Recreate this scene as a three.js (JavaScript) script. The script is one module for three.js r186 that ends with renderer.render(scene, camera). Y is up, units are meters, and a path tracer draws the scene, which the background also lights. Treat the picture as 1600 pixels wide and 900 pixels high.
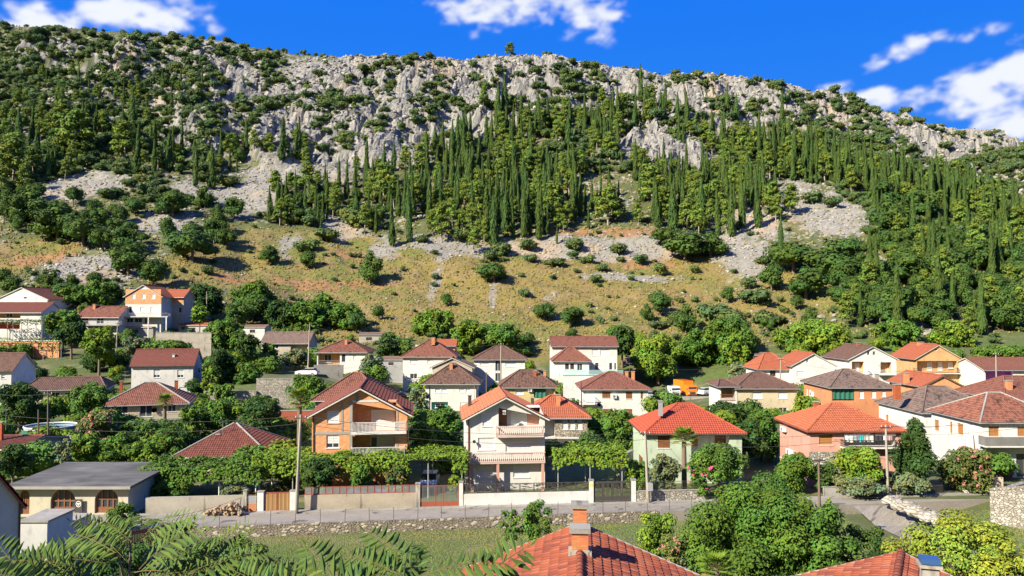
import * as THREE from 'three';
import { mergeGeometries } from 'three/addons/utils/BufferGeometryUtils.js';

// ---------------------------------------------------------------- camera, sun, sky, exposure
const scene = new THREE.Scene();
const F = 1232, EYE = 17.5, PITCH = Math.atan(40 / F);          // focal length for a 1600 px wide picture, eye height above the street
const camera = new THREE.PerspectiveCamera(2 * Math.atan(450 / F) * 180 / Math.PI, 16 / 9, 0.3, 2500);
camera.position.set(0, EYE, 0);
camera.lookAt(0, EYE + Math.sin(PITCH) * 10, -Math.cos(PITCH) * 10);
const renderer = new THREE.WebGLRenderer({ antialias: true });
renderer.toneMapping = THREE.LinearToneMapping;
renderer.toneMappingExposure = 2.3;
renderer.shadowMap.enabled = true;
const SUN = new THREE.Vector3(-0.63, 0.565, 0.53).normalize();
const sun = new THREE.DirectionalLight(new THREE.Color().setRGB(1, 0.90, 0.71), 5.0);
sun.position.copy(SUN).multiplyScalar(600).add(new THREE.Vector3(0, 60, -220));
sun.target.position.set(0, 60, -220);
sun.castShadow = true;
Object.assign(sun.shadow.camera, { left: -420, right: 420, top: 300, bottom: -300, near: 1, far: 1400 });
sun.shadow.mapSize.set(4096, 4096);
scene.add(sun, sun.target);

// ---------------------------------------------------------------- numbers
function rand(seed) { let a = seed >>> 0; return () => { a = a + 0x6D2B79F5 | 0; let t = Math.imul(a ^ a >>> 15, 1 | a); t = t + Math.imul(t ^ t >>> 7, 61 | t) ^ t; return ((t ^ t >>> 14) >>> 0) / 4294967296; }; }
const R = rand(7), rr = (a, b) => a + (b - a) * R(), pick = a => a[Math.floor(R() * a.length)];
const clamp = (x, a = 0, b = 1) => x < a ? a : x > b ? b : x, lerp = (a, b, t) => a + (b - a) * t;
const sst = (a, b, x) => { const t = clamp((x - a) / (b - a)); return t * t * (3 - 2 * t); };
const hash2 = (i, j) => { let h = Math.imul(i, 374761393) + Math.imul(j, 668265263) | 0; h = Math.imul(h ^ h >>> 13, 1274126177); return ((h ^ h >>> 16) >>> 0) / 4294967296; };
function noise(x, y) { const i = Math.floor(x), j = Math.floor(y); let u = x - i, v = y - j; u = u * u * (3 - 2 * u); v = v * v * (3 - 2 * v); return (hash2(i, j) * (1 - u) + hash2(i + 1, j) * u) * (1 - v) + (hash2(i, j + 1) * (1 - u) + hash2(i + 1, j + 1) * u) * v; }
function fbm(x, y, o = 4) { let s = 0, a = .5, n = 0; for (let k = 0; k < o; k++) { s += a * noise(x, y); n += a; a *= .5; x = x * 2.03 + 17.3; y = y * 2.03 + 5.7; } return s / n; }
function ridged(x, y, o = 4) { let s = 0, a = .5, n = 0; for (let k = 0; k < o; k++) { s += a * (1 - Math.abs(2 * noise(x, y) - 1)); n += a; a *= .55; x = x * 2.1 + 9.1; y = y * 2.1 + 3.3; } return s / n; }
function worley(x, y) { const i = Math.floor(x), j = Math.floor(y); let a = 9, b = 9, id = 0; for (let p = -1; p < 2; p++) for (let q = -1; q < 2; q++) { const ci = i + p, cj = j + q, dx = ci + hash2(ci, cj) - x, dy = cj + hash2(cj + 31, ci) - y, d = dx * dx + dy * dy; if (d < a) { b = a; a = d; id = hash2(ci + 5, cj + 77); } else if (d < b) b = d; } return [Math.sqrt(b) - Math.sqrt(a), id]; }
function table(t, x) { if (x <= t[0][0]) return t[0][1]; for (let k = 1; k < t.length; k++) if (x <= t[k][0]) return lerp(t[k - 1][1], t[k][1], (x - t[k - 1][0]) / (t[k][0] - t[k - 1][0])); return t[t.length - 1][1]; }

// ---------------------------------------------------------------- sky: blue air with scattered fair-weather clouds all round
{
  const w = 3072, h = 1536, d = new Float32Array(w * h * 4), E = renderer.toneMappingExposure;
  // clouds over the ridge, measured as azimuth, height and half sizes in degrees
  const CL = [[60, 30, 90, 30, 1.15], [200, 18, 110, 34, 1.2], [275, 5, 60, 25, 1], [20, 28, 60, 16, .8], [790, 8, 110, 26, 1.2], [930, 12, 70, 34, 1.1], [755, 42, 36, 16, .7], [945, 45, 36, 24, .75], [1382, 98, 34, 20, 1.05], [1410, 82, 36, 20, 1.1], [1445, 66, 36, 18, 1.1], [1480, 52, 34, 18, 1.05], [1515, 55, 34, 12, .9], [1550, 42, 34, 12, .9], [1490, 78, 14, 14, .7], [1320, 146, 40, 18, 1.1], [1365, 148, 50, 20, 1.2], [1530, 140, 90, 42, 1.25], [1600, 110, 60, 40, 1.25], [1440, 152, 45, 24, .85], [1590, 195, 70, 22, 1.3], [1475, 12, 16, 6, .6]]
    .map(([px, py, rx, ry, s]) => { const x = (px - 800) / F, y = (490 - py) / F, c = 1 / Math.sqrt(1 + x * x), D = 57.3 / F; return [Math.atan(x) * 57.3, Math.atan(y * c) * 57.3, rx * D * c * c, ry * D * c, s]; });
  for (let j = 0; j < h; j++) {
    const el = ((j + .5) / h - .5) * 180, er = el * Math.PI / 180, ce = Math.cos(er), up = Math.max(0, Math.sin(er));
    for (let i = 0; i < w; i++) {
      const az = ((i + .5) / w - .5) * 2 * Math.PI, k = (j * w + i) * 4;      // atan2(z, x)
      const g = Math.pow(1 - up, 3);
      let r = .010 + 0.16 * Math.pow(1 - up, 8), gg = .150 + .19 * g, b = .90 + .06 * g;
      if (el > 0) {
        const dx = Math.cos(az) * ce, dz = Math.sin(az) * ce;
        let a = Math.atan2(dx, -dz) * 180 / Math.PI;
        const wx = a * .2 + el * .08, wy = el * .34 - a * .06, f1 = fbm(wx * 1.1 + 40, wy * 1.3 + 11, 5), f2 = fbm(wx * 4.2 + 7 + f1 * 2, wy * 5 + 3, 5), f = f1 * .5 + f2 * .5;
        let m = 0;
        if (a > -60 && a < 60) for (const [ca, ch, sa, sh, s] of CL) { const q = ((a - ca) / sa) ** 2 + ((el - ch) / sh) ** 2; if (q < 6) m = Math.max(m, s * Math.exp(-q * .9)); }
        const seen = (1 - sst(40, 56, Math.abs(a))) * (1 - sst(25, 36, el));
        const P = 1 / (up + .12), free = sst(.56, .76, fbm(dx * P * 1.3 + 30, dz * P * 1.3 + 8, 4)) * .9;
        m = lerp(free, m, seen);
        const c = sst(.36, 1.05, m * .95 + (f - .5) * 2.3 * sst(.02, .25, m));
        if (c > 0) {
          const tone = .74 + .30 * sst(.3, .75, f + m * .25) * (1 - .25 * seen * sst(19, 23, el));
          r = lerp(r, .86 * tone, c); gg = lerp(gg, .90 * tone, c); b = lerp(b, 1.0 * tone, c);
        }
      }
      d[k] = r / E; d[k + 1] = gg / E; d[k + 2] = b / E; d[k + 3] = 1;
    }
  }
  const t = new THREE.DataTexture(d, w, h, THREE.RGBAFormat, THREE.FloatType);
  t.mapping = THREE.EquirectangularReflectionMapping; t.magFilter = t.minFilter = THREE.LinearFilter; t.needsUpdate = true;
  scene.background = t; scene.environment = t;
}

// ---------------------------------------------------------------- a picture of the place from its measured points: pixel + distance -> metres
const cp = Math.cos(PITCH), sp = Math.sin(PITCH);
function at(px, py, D) { const x = (px - 800) / F, v = (450 - py) / F, y = v * cp + sp, z = cp - v * sp; return new THREE.Vector3(x / z * D, EYE + y / z * D, -D); }
const yAt = (py, D) => at(800, py, D).y;
function pxOf(x, y, D) { const v = (y - EYE) / D, q = (v - Math.tan(PITCH)) / (1 + v * Math.tan(PITCH)); const z = cp - q * sp; return [800 + F * x / D * z, 450 - F * q]; }

// ---------------------------------------------------------------- terrain heights
const RIDGE = [[-300, 48], [0, 46], [100, 47], [200, 56], [300, 60], [370, 70], [450, 90], [530, 97], [600, 97], [700, 102], [790, 96], [880, 97], [940, 108], [1000, 117], [1066, 127], [1133, 133], [1216, 142], [1300, 152], [1340, 163], [1366, 172], [1433, 198], [1500, 208], [1550, 219], [1600, 226], [1750, 245], [1950, 270]];
const DG = [75, 90, 105, 120, 135, 138, 150, 165, 175, 185, 200], HG = [200, 215, 240, 270, 320, 360, 400, 436];
const COL = [   // column, heights (m) at DG, then pixel rows at HG (the last one from RIDGE)
  [-300, [0, .5, 2, 3, 4, 4.2, 5.5, 8.5, 11, 14, 21], [468, 424, 384, 330, 250, 178, 108]],
  [100, [0, .4, 1.6, 2.4, 3.2, 3.4, 4.8, 8, 10.5, 13.2, 20], [470, 430, 392, 338, 250, 178, 106]],
  [280, [0, .3, 1.2, 1.8, 2.6, 3.4, 4.8, 7, 9, 11.5, 17.5], [486, 448, 402, 345, 262, 188, 115]],
  [400, [0, .2, .6, .9, 1.1, 5, 5.3, 5.6, 6.4, 8.4, 13.5], [508, 474, 422, 362, 276, 206, 135]],
  [480, [0, .2, .5, .7, .9, 4.8, 5.2, 5.5, 6.0, 8.0, 13], [516, 488, 440, 372, 284, 214, 146]],
  [560, [0, .1, .3, .5, .6, .8, 3.0, 4.6, 5.4, 8, 12.5], [522, 494, 446, 382, 292, 222, 152]],
  [800, [0, 0, .2, .4, .5, .5, .8, 1.4, 3, 5.4, 10.8], [532, 502, 450, 390, 300, 230, 160]],
  [1050, [0, 0, .2, .3, .2, .2, .1, .2, .8, 5.2, 10.2], [535, 505, 452, 390, 302, 236, 170]],
  [1200, [0, 0, .3, .6, .8, 1.0, 1.4, 2.6, 5, 8, 12.5], [520, 490, 442, 382, 300, 242, 184]],
  [1350, [0, .2, .6, 1.1, 1.7, 1.9, 2.6, 4.6, 7.2, 10, 15], [503, 473, 428, 372, 300, 255, 210]],
  [1500, [0, .3, .8, 1.4, 2.0, 2.2, 3.0, 5.4, 8, 11, 16], [495, 465, 421, 366, 304, 271, 240]],
  [1900, [0, .3, 1, 1.6, 2.4, 2.6, 3.6, 6, 9, 12, 18], [490, 460, 420, 372, 325, 308, 295]],
];
const COLY = COL.map(([px, low, rows]) => {
  const ys = low.map((y, k) => [DG[k], y]);
  rows.forEach((py, k) => { if (k) ys.push([HG[k], yAt(py, HG[k])]); });
  return [px, ys];
});
const streetNear = x => 66 + (x + 18.7) * .14, streetFar = x => 70.2 + (x + 21.6) * .106;
function baseH(x, D) {
  if (D < 75) {
    const field = lerp(-.9, -.12, sst(-24, -30, x)), s = sst(streetNear(x) + .15, streetNear(x) + 1.1, D);
    const up = D < 20 ? (20 - D) * .62 : 0;
    return lerp(field, -.12, s) + up;
  }
  const px = clamp(800 + F * x / D, -300, 1900);
  let k = 1; while (k < COLY.length - 1 && px > COLY[k][0]) k++;
  const a = COLY[k - 1], b = COLY[k], t = sst(a[0], b[0], px), Dc = Math.min(D, 400);
  let y = lerp(table(a[1], Dc), table(b[1], Dc), t);
  if (D > 400) { const yr = yAt(table(RIDGE, px), 436), y4 = y; y = D < 436 ? lerp(y4, yr, Math.sin((D - 400) / 36 * Math.PI / 2)) : yr - (D - 436) * .45; }
  return y + sst(75, 85, D) * -.12 * 0;
}
function hit(px, py, D0 = 76, D1 = 470) {                                  // where a line of sight meets the smooth ground
  for (let D = D0; D < D1; D += .5) { const p = at(px, py, D); if (baseH(p.x, D) >= p.y) return D; }
  return 432;
}
// patches of ground, given by a point on the slope and half sizes in picture units, kept as ellipses on the ground
function patches(list) {
  return list.map(([px, py, rx, ry, s = 1]) => { const D = hit(px, py), c = at(px, py, D); const Da = hit(px, py + ry), Db = hit(px, py - ry); return { x: c.x, D: (Da + Db) / 2, rx: rx * D / F, rD: Math.max(3, (Db - Da) / 2), s }; });
}
function patchAt(ps, x, D) { let m = 0; for (const p of ps) { const q = ((x - p.x) / p.rx) ** 2 + ((D - p.D) / p.rD) ** 2; if (q < 4) m = Math.max(m, p.s * Math.exp(-q * .8)); } return m; }
const ROCK = patches([[600, 140, 130, 50], [700, 150, 100, 50], [820, 130, 150, 45, 1.1], [960, 140, 120, 40], [520, 190, 110, 60, 1.1], [360, 165, 95, 50, 1.1], [320, 110, 80, 35], [300, 215, 60, 30, .9], [1100, 150, 130, 32], [1240, 165, 90, 32], [1325, 185, 40, 25, 1.1], [1450, 225, 130, 40, .9], [1560, 250, 90, 40, .95], [1040, 240, 70, 35, .8], [210, 105, 70, 30, .75], [60, 85, 70, 25, .7], [110, 170, 90, 28, .6], [450, 225, 60, 30], [1580, 300, 50, 30, .7], [36, 95, 20, 14, 1.2], [128, 152, 24, 14, 1.1], [600, 200, 90, 40, .9], [1000, 180, 80, 30, .8], [760, 180, 60, 30, .8], [1150, 210, 50, 20, .6]]);
const SCREE = patches([[1280, 322, 58, 40, 1.1], [1300, 350, 42, 22, 1.1], [400, 300, 40, 40, 1.1], [330, 300, 70, 16], [420, 270, 45, 18], [130, 290, 60, 20], [100, 300, 36, 14], [680, 225, 40, 10, 1], [620, 245, 60, 11, 1.1], [560, 262, 60, 11], [490, 275, 60, 12, 1.1], [1010, 240, 50, 30, .9], [1090, 260, 50, 20, .8], [150, 410, 80, 18, .9], [150, 430, 60, 12], [700, 385, 60, 14], [940, 385, 150, 18], [1160, 400, 45, 40, 1], [680, 440, 9, 42, .5], [690, 405, 14, 12, .7], [770, 465, 7, 30, .48], [660, 380, 25, 12], [540, 350, 40, 20, .9], [600, 390, 25, 20, .8], [450, 385, 20, 20, .7], [1440, 510, 12, 25, .9], [255, 350, 60, 20, .8], [1190, 350, 30, 30, .8], [980, 436, 70, 5, .9], [1360, 470, 20, 15, .7]]);
const DRY = patches([[480, 390, 140, 28, 1.2], [700, 450, 220, 65, 1.3], [900, 480, 280, 65, 1.3], [1100, 440, 130, 45, 1.2], [390, 425, 100, 25, 1.2], [40, 395, 60, 30, 1], [1280, 460, 60, 30, .8], [600, 500, 200, 30, 1], [1000, 410, 130, 30, .9], [520, 420, 60, 30], [280, 440, 60, 15, .8], [1330, 440, 40, 20, .9]]);
const REDS = patches([[560, 400, 60, 9], [850, 378, 80, 8], [1000, 398, 80, 9, 1.1], [480, 447, 60, 7, 1.1], [70, 398, 60, 12, 1.1], [1250, 343, 26, 6, 1.2], [380, 440, 60, 7], [1000, 365, 60, 8], [900, 360, 120, 10, .8], [300, 450, 60, 8, .9], [1130, 375, 40, 8], [1000, 570, 60, 8, .6], [560, 445, 80, 8, .7], [620, 265, 30, 6, .5], [1010, 410, 60, 12, .8]]);
function detail(x, D) {
  if (D < 190) return (fbm(x * .2, D * .2, 3) - .5) * .25 * sst(80, 95, D);
  const edge = sst(190, 215, D), rk = clamp(patchAt(ROCK, x, D) * 1.15 + (fbm(x * .05, D * .05, 3) - .5) * .7);
  let y = (fbm(x * .035, D * .045, 3) - .5) * 5 + (fbm(x * .3, D * .3, 3) - .5) * 1.0;
  const rw = sst(.3, .6, rk);
  if (rw > 0) {                                                            // limestone: big buttresses broken into blocks by joints
    const wx = x + (fbm(x * .12, D * .12, 2) - .5) * 9, wD = D + (fbm(x * .12 + 50, D * .12, 2) - .5) * 9;
    const [e1, i1] = worley(wx * .06, wD * .055), [e2, i2] = worley(wx * .16, wD * .16), [e3, i3] = worley(wx * .45, wD * .5), rim = 1 - .65 * sst(408, 432, D);
    y += rw * rim * ((ridged(x * .024, D * .018, 3) - .62) * 16 + (i1 - .5) * 3.6 + sst(0, .22, e1) * 3.4 + (i2 - .5) * 1.7 + sst(0, .2, e2) * 2.0 + (i3 - .5) * .7 + sst(0, .22, e3) * .6 + (fbm(x * .9, D * .9, 2) - .5) * .8 - 2);
  }
  return y * edge;
}
const H = (x, D) => baseH(x, D) + detail(x, D);
// ---------------------------------------------------------------- helpers for objects
const used = new Map();
function numbered(n) { const k = used.get(n) || 0; used.set(n, k + 1); return k ? n + '_' + String(k).padStart(3, '0') : n; }
function tag(o, label, category, group, kind) { if (label) o.userData.label = label; if (category) o.userData.category = category; if (group) o.userData.group = group; if (kind) o.userData.kind = kind; return o; }
function mesh(name, geo, mat, parent = scene) { const m = new THREE.Mesh(geo, mat); m.castShadow = m.receiveShadow = true; m.name = parent === scene ? numbered(name) : name; parent.add(m); return m; }
function thing(name, label, category, pos, turn = 0, group) { const o = new THREE.Group(); o.name = numbered(name); scene.add(o); if (pos) o.position.copy(pos); o.rotation.y = turn; return tag(o, label, category, group); }
function copy(o, pos, turn, s, label, group) { const c = o.clone(); c.name = numbered(o.name.replace(/_\d{3}$/, '')); scene.add(c); c.position.copy(pos); c.rotation.y = turn; if (s) Array.isArray(s) ? c.scale.set(...s) : c.scale.setScalar(s); c.userData = { ...o.userData }; if (label) c.userData.label = label; if (group) c.userData.group = group; return c; }
const V = (x, y, z) => new THREE.Vector3(x, y, z);
function box(x0, y0, z0, x1, y1, z1) { const g = new THREE.BoxGeometry(Math.abs(x1 - x0), Math.abs(y1 - y0), Math.abs(z1 - z0)); g.translate((x0 + x1) / 2, (y0 + y1) / 2, (z0 + z1) / 2); return metreUV(g); }
function metreUV(g) {   // uv in metres from the position and the way a face points
  const p = g.attributes.position, n = g.attributes.normal, u = new Float32Array(p.count * 2);
  for (let i = 0; i < p.count; i++) { const ax = Math.abs(n.getX(i)), ay = Math.abs(n.getY(i)), az = Math.abs(n.getZ(i)); if (ay > ax && ay > az) { u[2 * i] = p.getX(i); u[2 * i + 1] = p.getZ(i); } else if (ax > az) { u[2 * i] = p.getZ(i); u[2 * i + 1] = p.getY(i); } else { u[2 * i] = p.getX(i); u[2 * i + 1] = p.getY(i); } }
  g.setAttribute('uv', new THREE.BufferAttribute(u, 2)); return g;
}
function bar(a, b, r, seg = 6, r2 = r) { const d = b.clone().sub(a), l = d.length(), g = new THREE.CylinderGeometry(r2, r, l, seg, 1); g.translate(0, l / 2, 0); g.applyQuaternion(new THREE.Quaternion().setFromUnitVectors(V(0, 1, 0), d.normalize())); g.translate(a.x, a.y, a.z); return g; }
const merge = list => list.length === 1 ? list[0] : mergeGeometries(list.map(g => { const q = g.index ? g.toNonIndexed() : g; for (const k of Object.keys(q.attributes)) if (!['position', 'normal', 'uv'].includes(k)) q.deleteAttribute(k); return q; }));

// ---------------------------------------------------------------- procedural textures (repeat in metres)
function tex(size, metres, fn, srgb = true) {
  const d = new Uint8Array(size * size * 4);
  for (let j = 0; j < size; j++) for (let i = 0; i < size; i++) { const c = fn(i / size, j / size, i, j), k = (j * size + i) * 4; if (typeof c === 'number') d[k] = d[k + 1] = d[k + 2] = clamp(c) * 255; else { d[k] = clamp(c[0]) * 255; d[k + 1] = clamp(c[1]) * 255; d[k + 2] = clamp(c[2]) * 255; } d[k + 3] = 255; }
  const t = new THREE.DataTexture(d, size, size); t.wrapS = t.wrapT = THREE.RepeatWrapping; t.magFilter = THREE.LinearFilter; t.minFilter = THREE.LinearMipmapLinearFilter; t.generateMipmaps = true;
  const [mx, my] = Array.isArray(metres) ? metres : [metres, metres]; t.repeat.set(1 / mx, 1 / my);
  if (srgb) t.colorSpace = THREE.SRGBColorSpace; t.needsUpdate = true; return t;
}
// noise that joins at the edges of a texture
function tn(u, v, f, o = 4, s = 0) { const a = fbm(u * f + s, v * f + s, o), b = fbm((u - 1) * f + s, v * f + s, o), c = fbm(u * f + s, (v - 1) * f + s, o), d = fbm((u - 1) * f + s, (v - 1) * f + s, o); return lerp(lerp(a, b, u), lerp(c, d, u), v); }
const rgb = (r, g, b) => new THREE.Color().setRGB(r, g, b);
const std = (c, rough = .9, o = {}) => new THREE.MeshStandardMaterial({ color: Array.isArray(c) ? rgb(...c) : c, roughness: rough, metalness: 0, side: THREE.DoubleSide, ...o });

// ---------------------------------------------------------------- terrain
{
  const mix3 = (a, b, t) => { a[0] += (b[0] - a[0]) * t; a[1] += (b[1] - a[1]) * t; a[2] += (b[2] - a[2]) * t; };
  function ground(x, D) {
    const n1 = fbm(x * .07, D * .07, 4), n2 = fbm(x * .4 + 9, D * .4, 3), n3 = noise(x * 1.7, D * 1.7);
    const c = [.095, .115, .036];                                         // scrubby undergrowth
    mix3(c, [.20, .165, .095], sst(.5, .72, n1 * .6 + n2 * .4));           // bare earth between
    if (D < 190) {                                                       // village gardens
      mix3(c, [.085, .125, .026], sst(.3, .55, n1)); mix3(c, [.25, .20, .11], sst(.58, .75, n2) * .6);
    }
    const dry = patchAt(DRY, x, D); if (dry > 0) { const g = [.225, .178, .042]; mix3(g, [.155, .165, .032], sst(.42, .6, fbm(x * .045 + 4, D * .06, 3))); mix3(g, [.25, .18, .07], sst(.48, .72, n2)); mix3(g, [.20, .135, .055], .4 * sst(.55, .7, fbm(x * .09 + 61, D * .13, 3))); mix3(c, g, sst(.22, .5, dry + (n1 - .5) * .6)); }
    const red = patchAt(REDS, x, D); if (red > 0) mix3(c, [.33, .165, .075], .85 * sst(.4, .75, red + (n2 - .5) * .9));
    const sc = patchAt(SCREE, x, D); if (sc > 0) { const g = [.31, .295, .25]; mix3(g, [.215, .205, .18], n3 * .8); mix3(g, [.37, .29, .20], sst(.55, .75, n1)); mix3(c, g, sst(.3, .55, sc + (n2 - .5) * .7 + (n1 - .5) * .4)); }
    const rk = D > 190 ? clamp(patchAt(ROCK, x, D) * 1.15 + (n1 - .5) * .7) : 0;
    if (rk > 0) { const g = [.315, .305, .275]; mix3(g, [.16, .157, .148], sst(.4, .75, fbm(x * .9, D * .5, 3))); mix3(g, [.38, .29, .19], .6 * sst(.58, .78, fbm(x * .06 + 30, D * .06, 3))); mix3(c, g, sst(.22, .42, rk + (n2 - .5) * .5)); }
    if (D > 200 && dry < .25 && n3 > .72 && n2 > .5) mix3(c, [.38, .36, .32], .8);      // scattered stones
    const v = .85 + .3 * n3; return [c[0] * v, c[1] * v, c[2] * v];
  }
  function sheet(name, xs, Ds, mat) {
    const nx = xs.length, ny = Ds.length, p = new Float32Array(nx * ny * 3), c = new Float32Array(nx * ny * 3), uv = new Float32Array(nx * ny * 2), idx = new Uint32Array((nx - 1) * (ny - 1) * 6);
    let q = 0;
    for (let j = 0; j < ny; j++) for (let i = 0; i < nx; i++) {
      const k = j * nx + i; let x = xs[i], D = Ds[j]; const y = H(x, D), g = ground(x, D);
      if (D > 195) { x += (hash2(i, j) - .5) * .35; D += (hash2(j, i + 7) - .5) * .35; }
      p[3 * k] = x; p[3 * k + 1] = y; p[3 * k + 2] = -D; c.set(g, 3 * k); uv[2 * k] = x; uv[2 * k + 1] = D;
      if (i && j) { const a = k - nx - 1, b = k - nx, d = k - 1; idx[q++] = a; idx[q++] = b; idx[q++] = k; idx[q++] = a; idx[q++] = k; idx[q++] = d; }
    }
    const g = new THREE.BufferGeometry(); g.setAttribute('position', new THREE.BufferAttribute(p, 3)); g.setAttribute('color', new THREE.BufferAttribute(c, 3)); g.setAttribute('uv', new THREE.BufferAttribute(uv, 2)); g.setIndex(new THREE.BufferAttribute(idx, 1));
    return tag(mesh(name, g, mat), null, null, null, 'structure');
  }
  const steps = (a, b, s) => { const o = []; for (let x = a; x < b - s * .5; x += s) o.push(x); o.push(b); return o; };
  const grain = tex(512, 6, (u, v) => .88 + .4 * (tn(u, v, 24, 4) - .5) + .25 * (tn(u, v, 90, 2) - .5)), mat = std([1, 1, 1], 1, { vertexColors: true, map: grain });
  tag(sheet('hillside', [-900, -650, -480, -400, ...steps(-340, 340, .8), 400, 480, 650, 900], [...steps(178, 442, .8), 450, 470, 520, 600], mat), 'rocky limestone hillside with dry meadows and scree rising behind the village', 'hillside');
  tag(sheet('valley_ground', [-900, -600, -400, -280, -200, ...steps(-150, 150, .9), 200, 280, 400, 600, 900], [-500, -250, -120, ...steps(-60, 55, 4), ...steps(56, 80, .5), ...steps(81, 177, 1.2), 178], mat), 'garden soil and grass between the village houses', 'ground');
}
// ---------------------------------------------------------------- vegetation: crowns are many leaf-sized faces spread over clumps
const leafMat = {}; const LEAF = (c, k) => leafMat[k] ||= new THREE.MeshPhysicalMaterial({ color: rgb(1, 1, 1), vertexColors: true, roughness: .8, side: THREE.DoubleSide, specularIntensity: .25, transmission: .14, thickness: 0 });
function leafBuilder() {
  const p = [], c = [];
  const X = V(), Y = V(), N = V();
  return {
    p, c,
    leaf(x, y, z, nx, ny, nz, l, w, col, ax, ay, az) {      // a folded pointed leaf clump; a = direction of its tip
      N.set(nx, ny, nz).normalize(); X.set(ax, ay, az); X.addScaledVector(N, -X.dot(N)); if (X.lengthSq() < 1e-4) X.set(N.y, -N.x, .3); X.normalize(); Y.crossVectors(N, X);
      const d = w * .25;
      const P = (a, b, h) => p.push(x + X.x * a + Y.x * b + N.x * h, y + X.y * a + Y.y * b + N.y * h, z + X.z * a + Y.z * b + N.z * h);
      P(-l / 2, 0, 0); P(0, -w / 2, -d); P(l / 2, 0, 0); P(-l / 2, 0, 0); P(l / 2, 0, 0); P(0, w / 2, -d);
      for (let k = 0; k < 6; k++) c.push(col[0], col[1], col[2]);
    },
    solid(g, col) { const q = g.index ? g.toNonIndexed() : g, a = q.attributes.position; for (let i = 0; i < a.count; i++) { p.push(a.getX(i), a.getY(i), a.getZ(i)); const v = .8 + .4 * hash2(i * 7 / 3 | 0, 3); c.push(col[0] * v, col[1] * v, col[2] * v); } },
    build() { const g = new THREE.BufferGeometry(); g.setAttribute('position', new THREE.Float32BufferAttribute(p, 3)); g.setAttribute('color', new THREE.Float32BufferAttribute(c, 3)); return g; }
  };
}
const tint = (r, c, a = .3, h = .18) => { const v = 1 + (r() - .5) * 2 * a, k = (r() - .5) * 2 * h; return [c[0] * v * (1 + k), c[1] * v, c[2] * v * (1 - k)]; };
const dirOf = r => { const z = r() * 2 - 1, a = r() * 6.283, s = Math.sqrt(1 - z * z); return [Math.cos(a) * s, z, Math.sin(a) * s]; };
// lobes: [x, y, z, rx, ry, rz]; n leaves in all
function crown(seed, lobes, n, size, col, o = {}) {
  const r = rand(seed), b = leafBuilder(), { core = .72, a = .3, h = .18, droop = .1, flat = 1, upn = .35 } = o;
  const vol = lobes.map(l => l[3] * l[4] + l[4] * l[5]), tot = vol.reduce((s, v) => s + v, 0);
  lobes.forEach((l, k) => {
    const lc = tint(r, col, a * .75, h * .9);
    if (core) { const g = new THREE.IcosahedronGeometry(1, 1), q = g.attributes.position; for (let i = 0; i < q.count; i++) { const m = core * (.82 + .36 * hash2(Math.round(q.getX(i) * 50) + seed, Math.round(q.getY(i) * 50 + q.getZ(i) * 90))); q.setXYZ(i, l[0] + q.getX(i) * m * l[3], l[1] + q.getY(i) * m * l[4], l[2] + q.getZ(i) * m * l[5]); } b.solid(g, lc); }
    const m = Math.round(n * vol[k] / tot);
    for (let i = 0; i < m; i++) {
      const d = dirOf(r); if (d[1] < -.45 && r() < .6) d[1] *= -1;
      const q = .72 + .36 * Math.pow(r(), .7) + (r() < .08 ? .14 : 0), s = size * (.6 + .8 * r());
      b.leaf(l[0] + d[0] * l[3] * q, l[1] + d[1] * l[4] * q, l[2] + d[2] * l[5] * q, d[0] * flat + (r() - .5) * 1.1, d[1] * flat + upn + (r() - .5) * 1.1, d[2] * flat + (r() - .5) * 1.1, s, s * .72, tint(r, lc, a, h), d[0] + (r() - .5), d[1] - droop + (r() - .5), d[2] + (r() - .5));
    }
  });
  return b.build();
}
const bark = std([.16, .12, .085], 1), barkPale = std([.30, .26, .21], 1);
function trunk(seed, h, r0, limbs, mat = bark) {     // tapered trunk with limbs reaching into the clumps
  const r = rand(seed), g = [], bend = V((r() - .5) * .25 * h * .3, h, (r() - .5) * .25 * h * .3), mid = V(bend.x * .2, h * .5, bend.z * .6);
  g.push(bar(V(0, -.6, 0), mid, r0, 7, r0 * .75), bar(mid, bend, r0 * .75, 7, r0 * .45));
  for (const l of limbs) { const s = lerp(.45, .95, r()), a = mid.clone().lerp(bend, s); g.push(bar(a, V(l[0], l[1], l[2]), r0 * .38, 5, r0 * .12)); }
  return merge(g);
}
const G = {
  cypress: [.052, .094, .020], pine: [.138, .192, .028], oak: [.055, .106, .020], shrub: [.092, .130, .034], juniper: [.085, .130, .042],
  lime: [.128, .205, .022], mid: [.076, .148, .020], dark: [.040, .084, .018], fig: [.084, .162, .026], olive: [.13, .165, .075]
};
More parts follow.
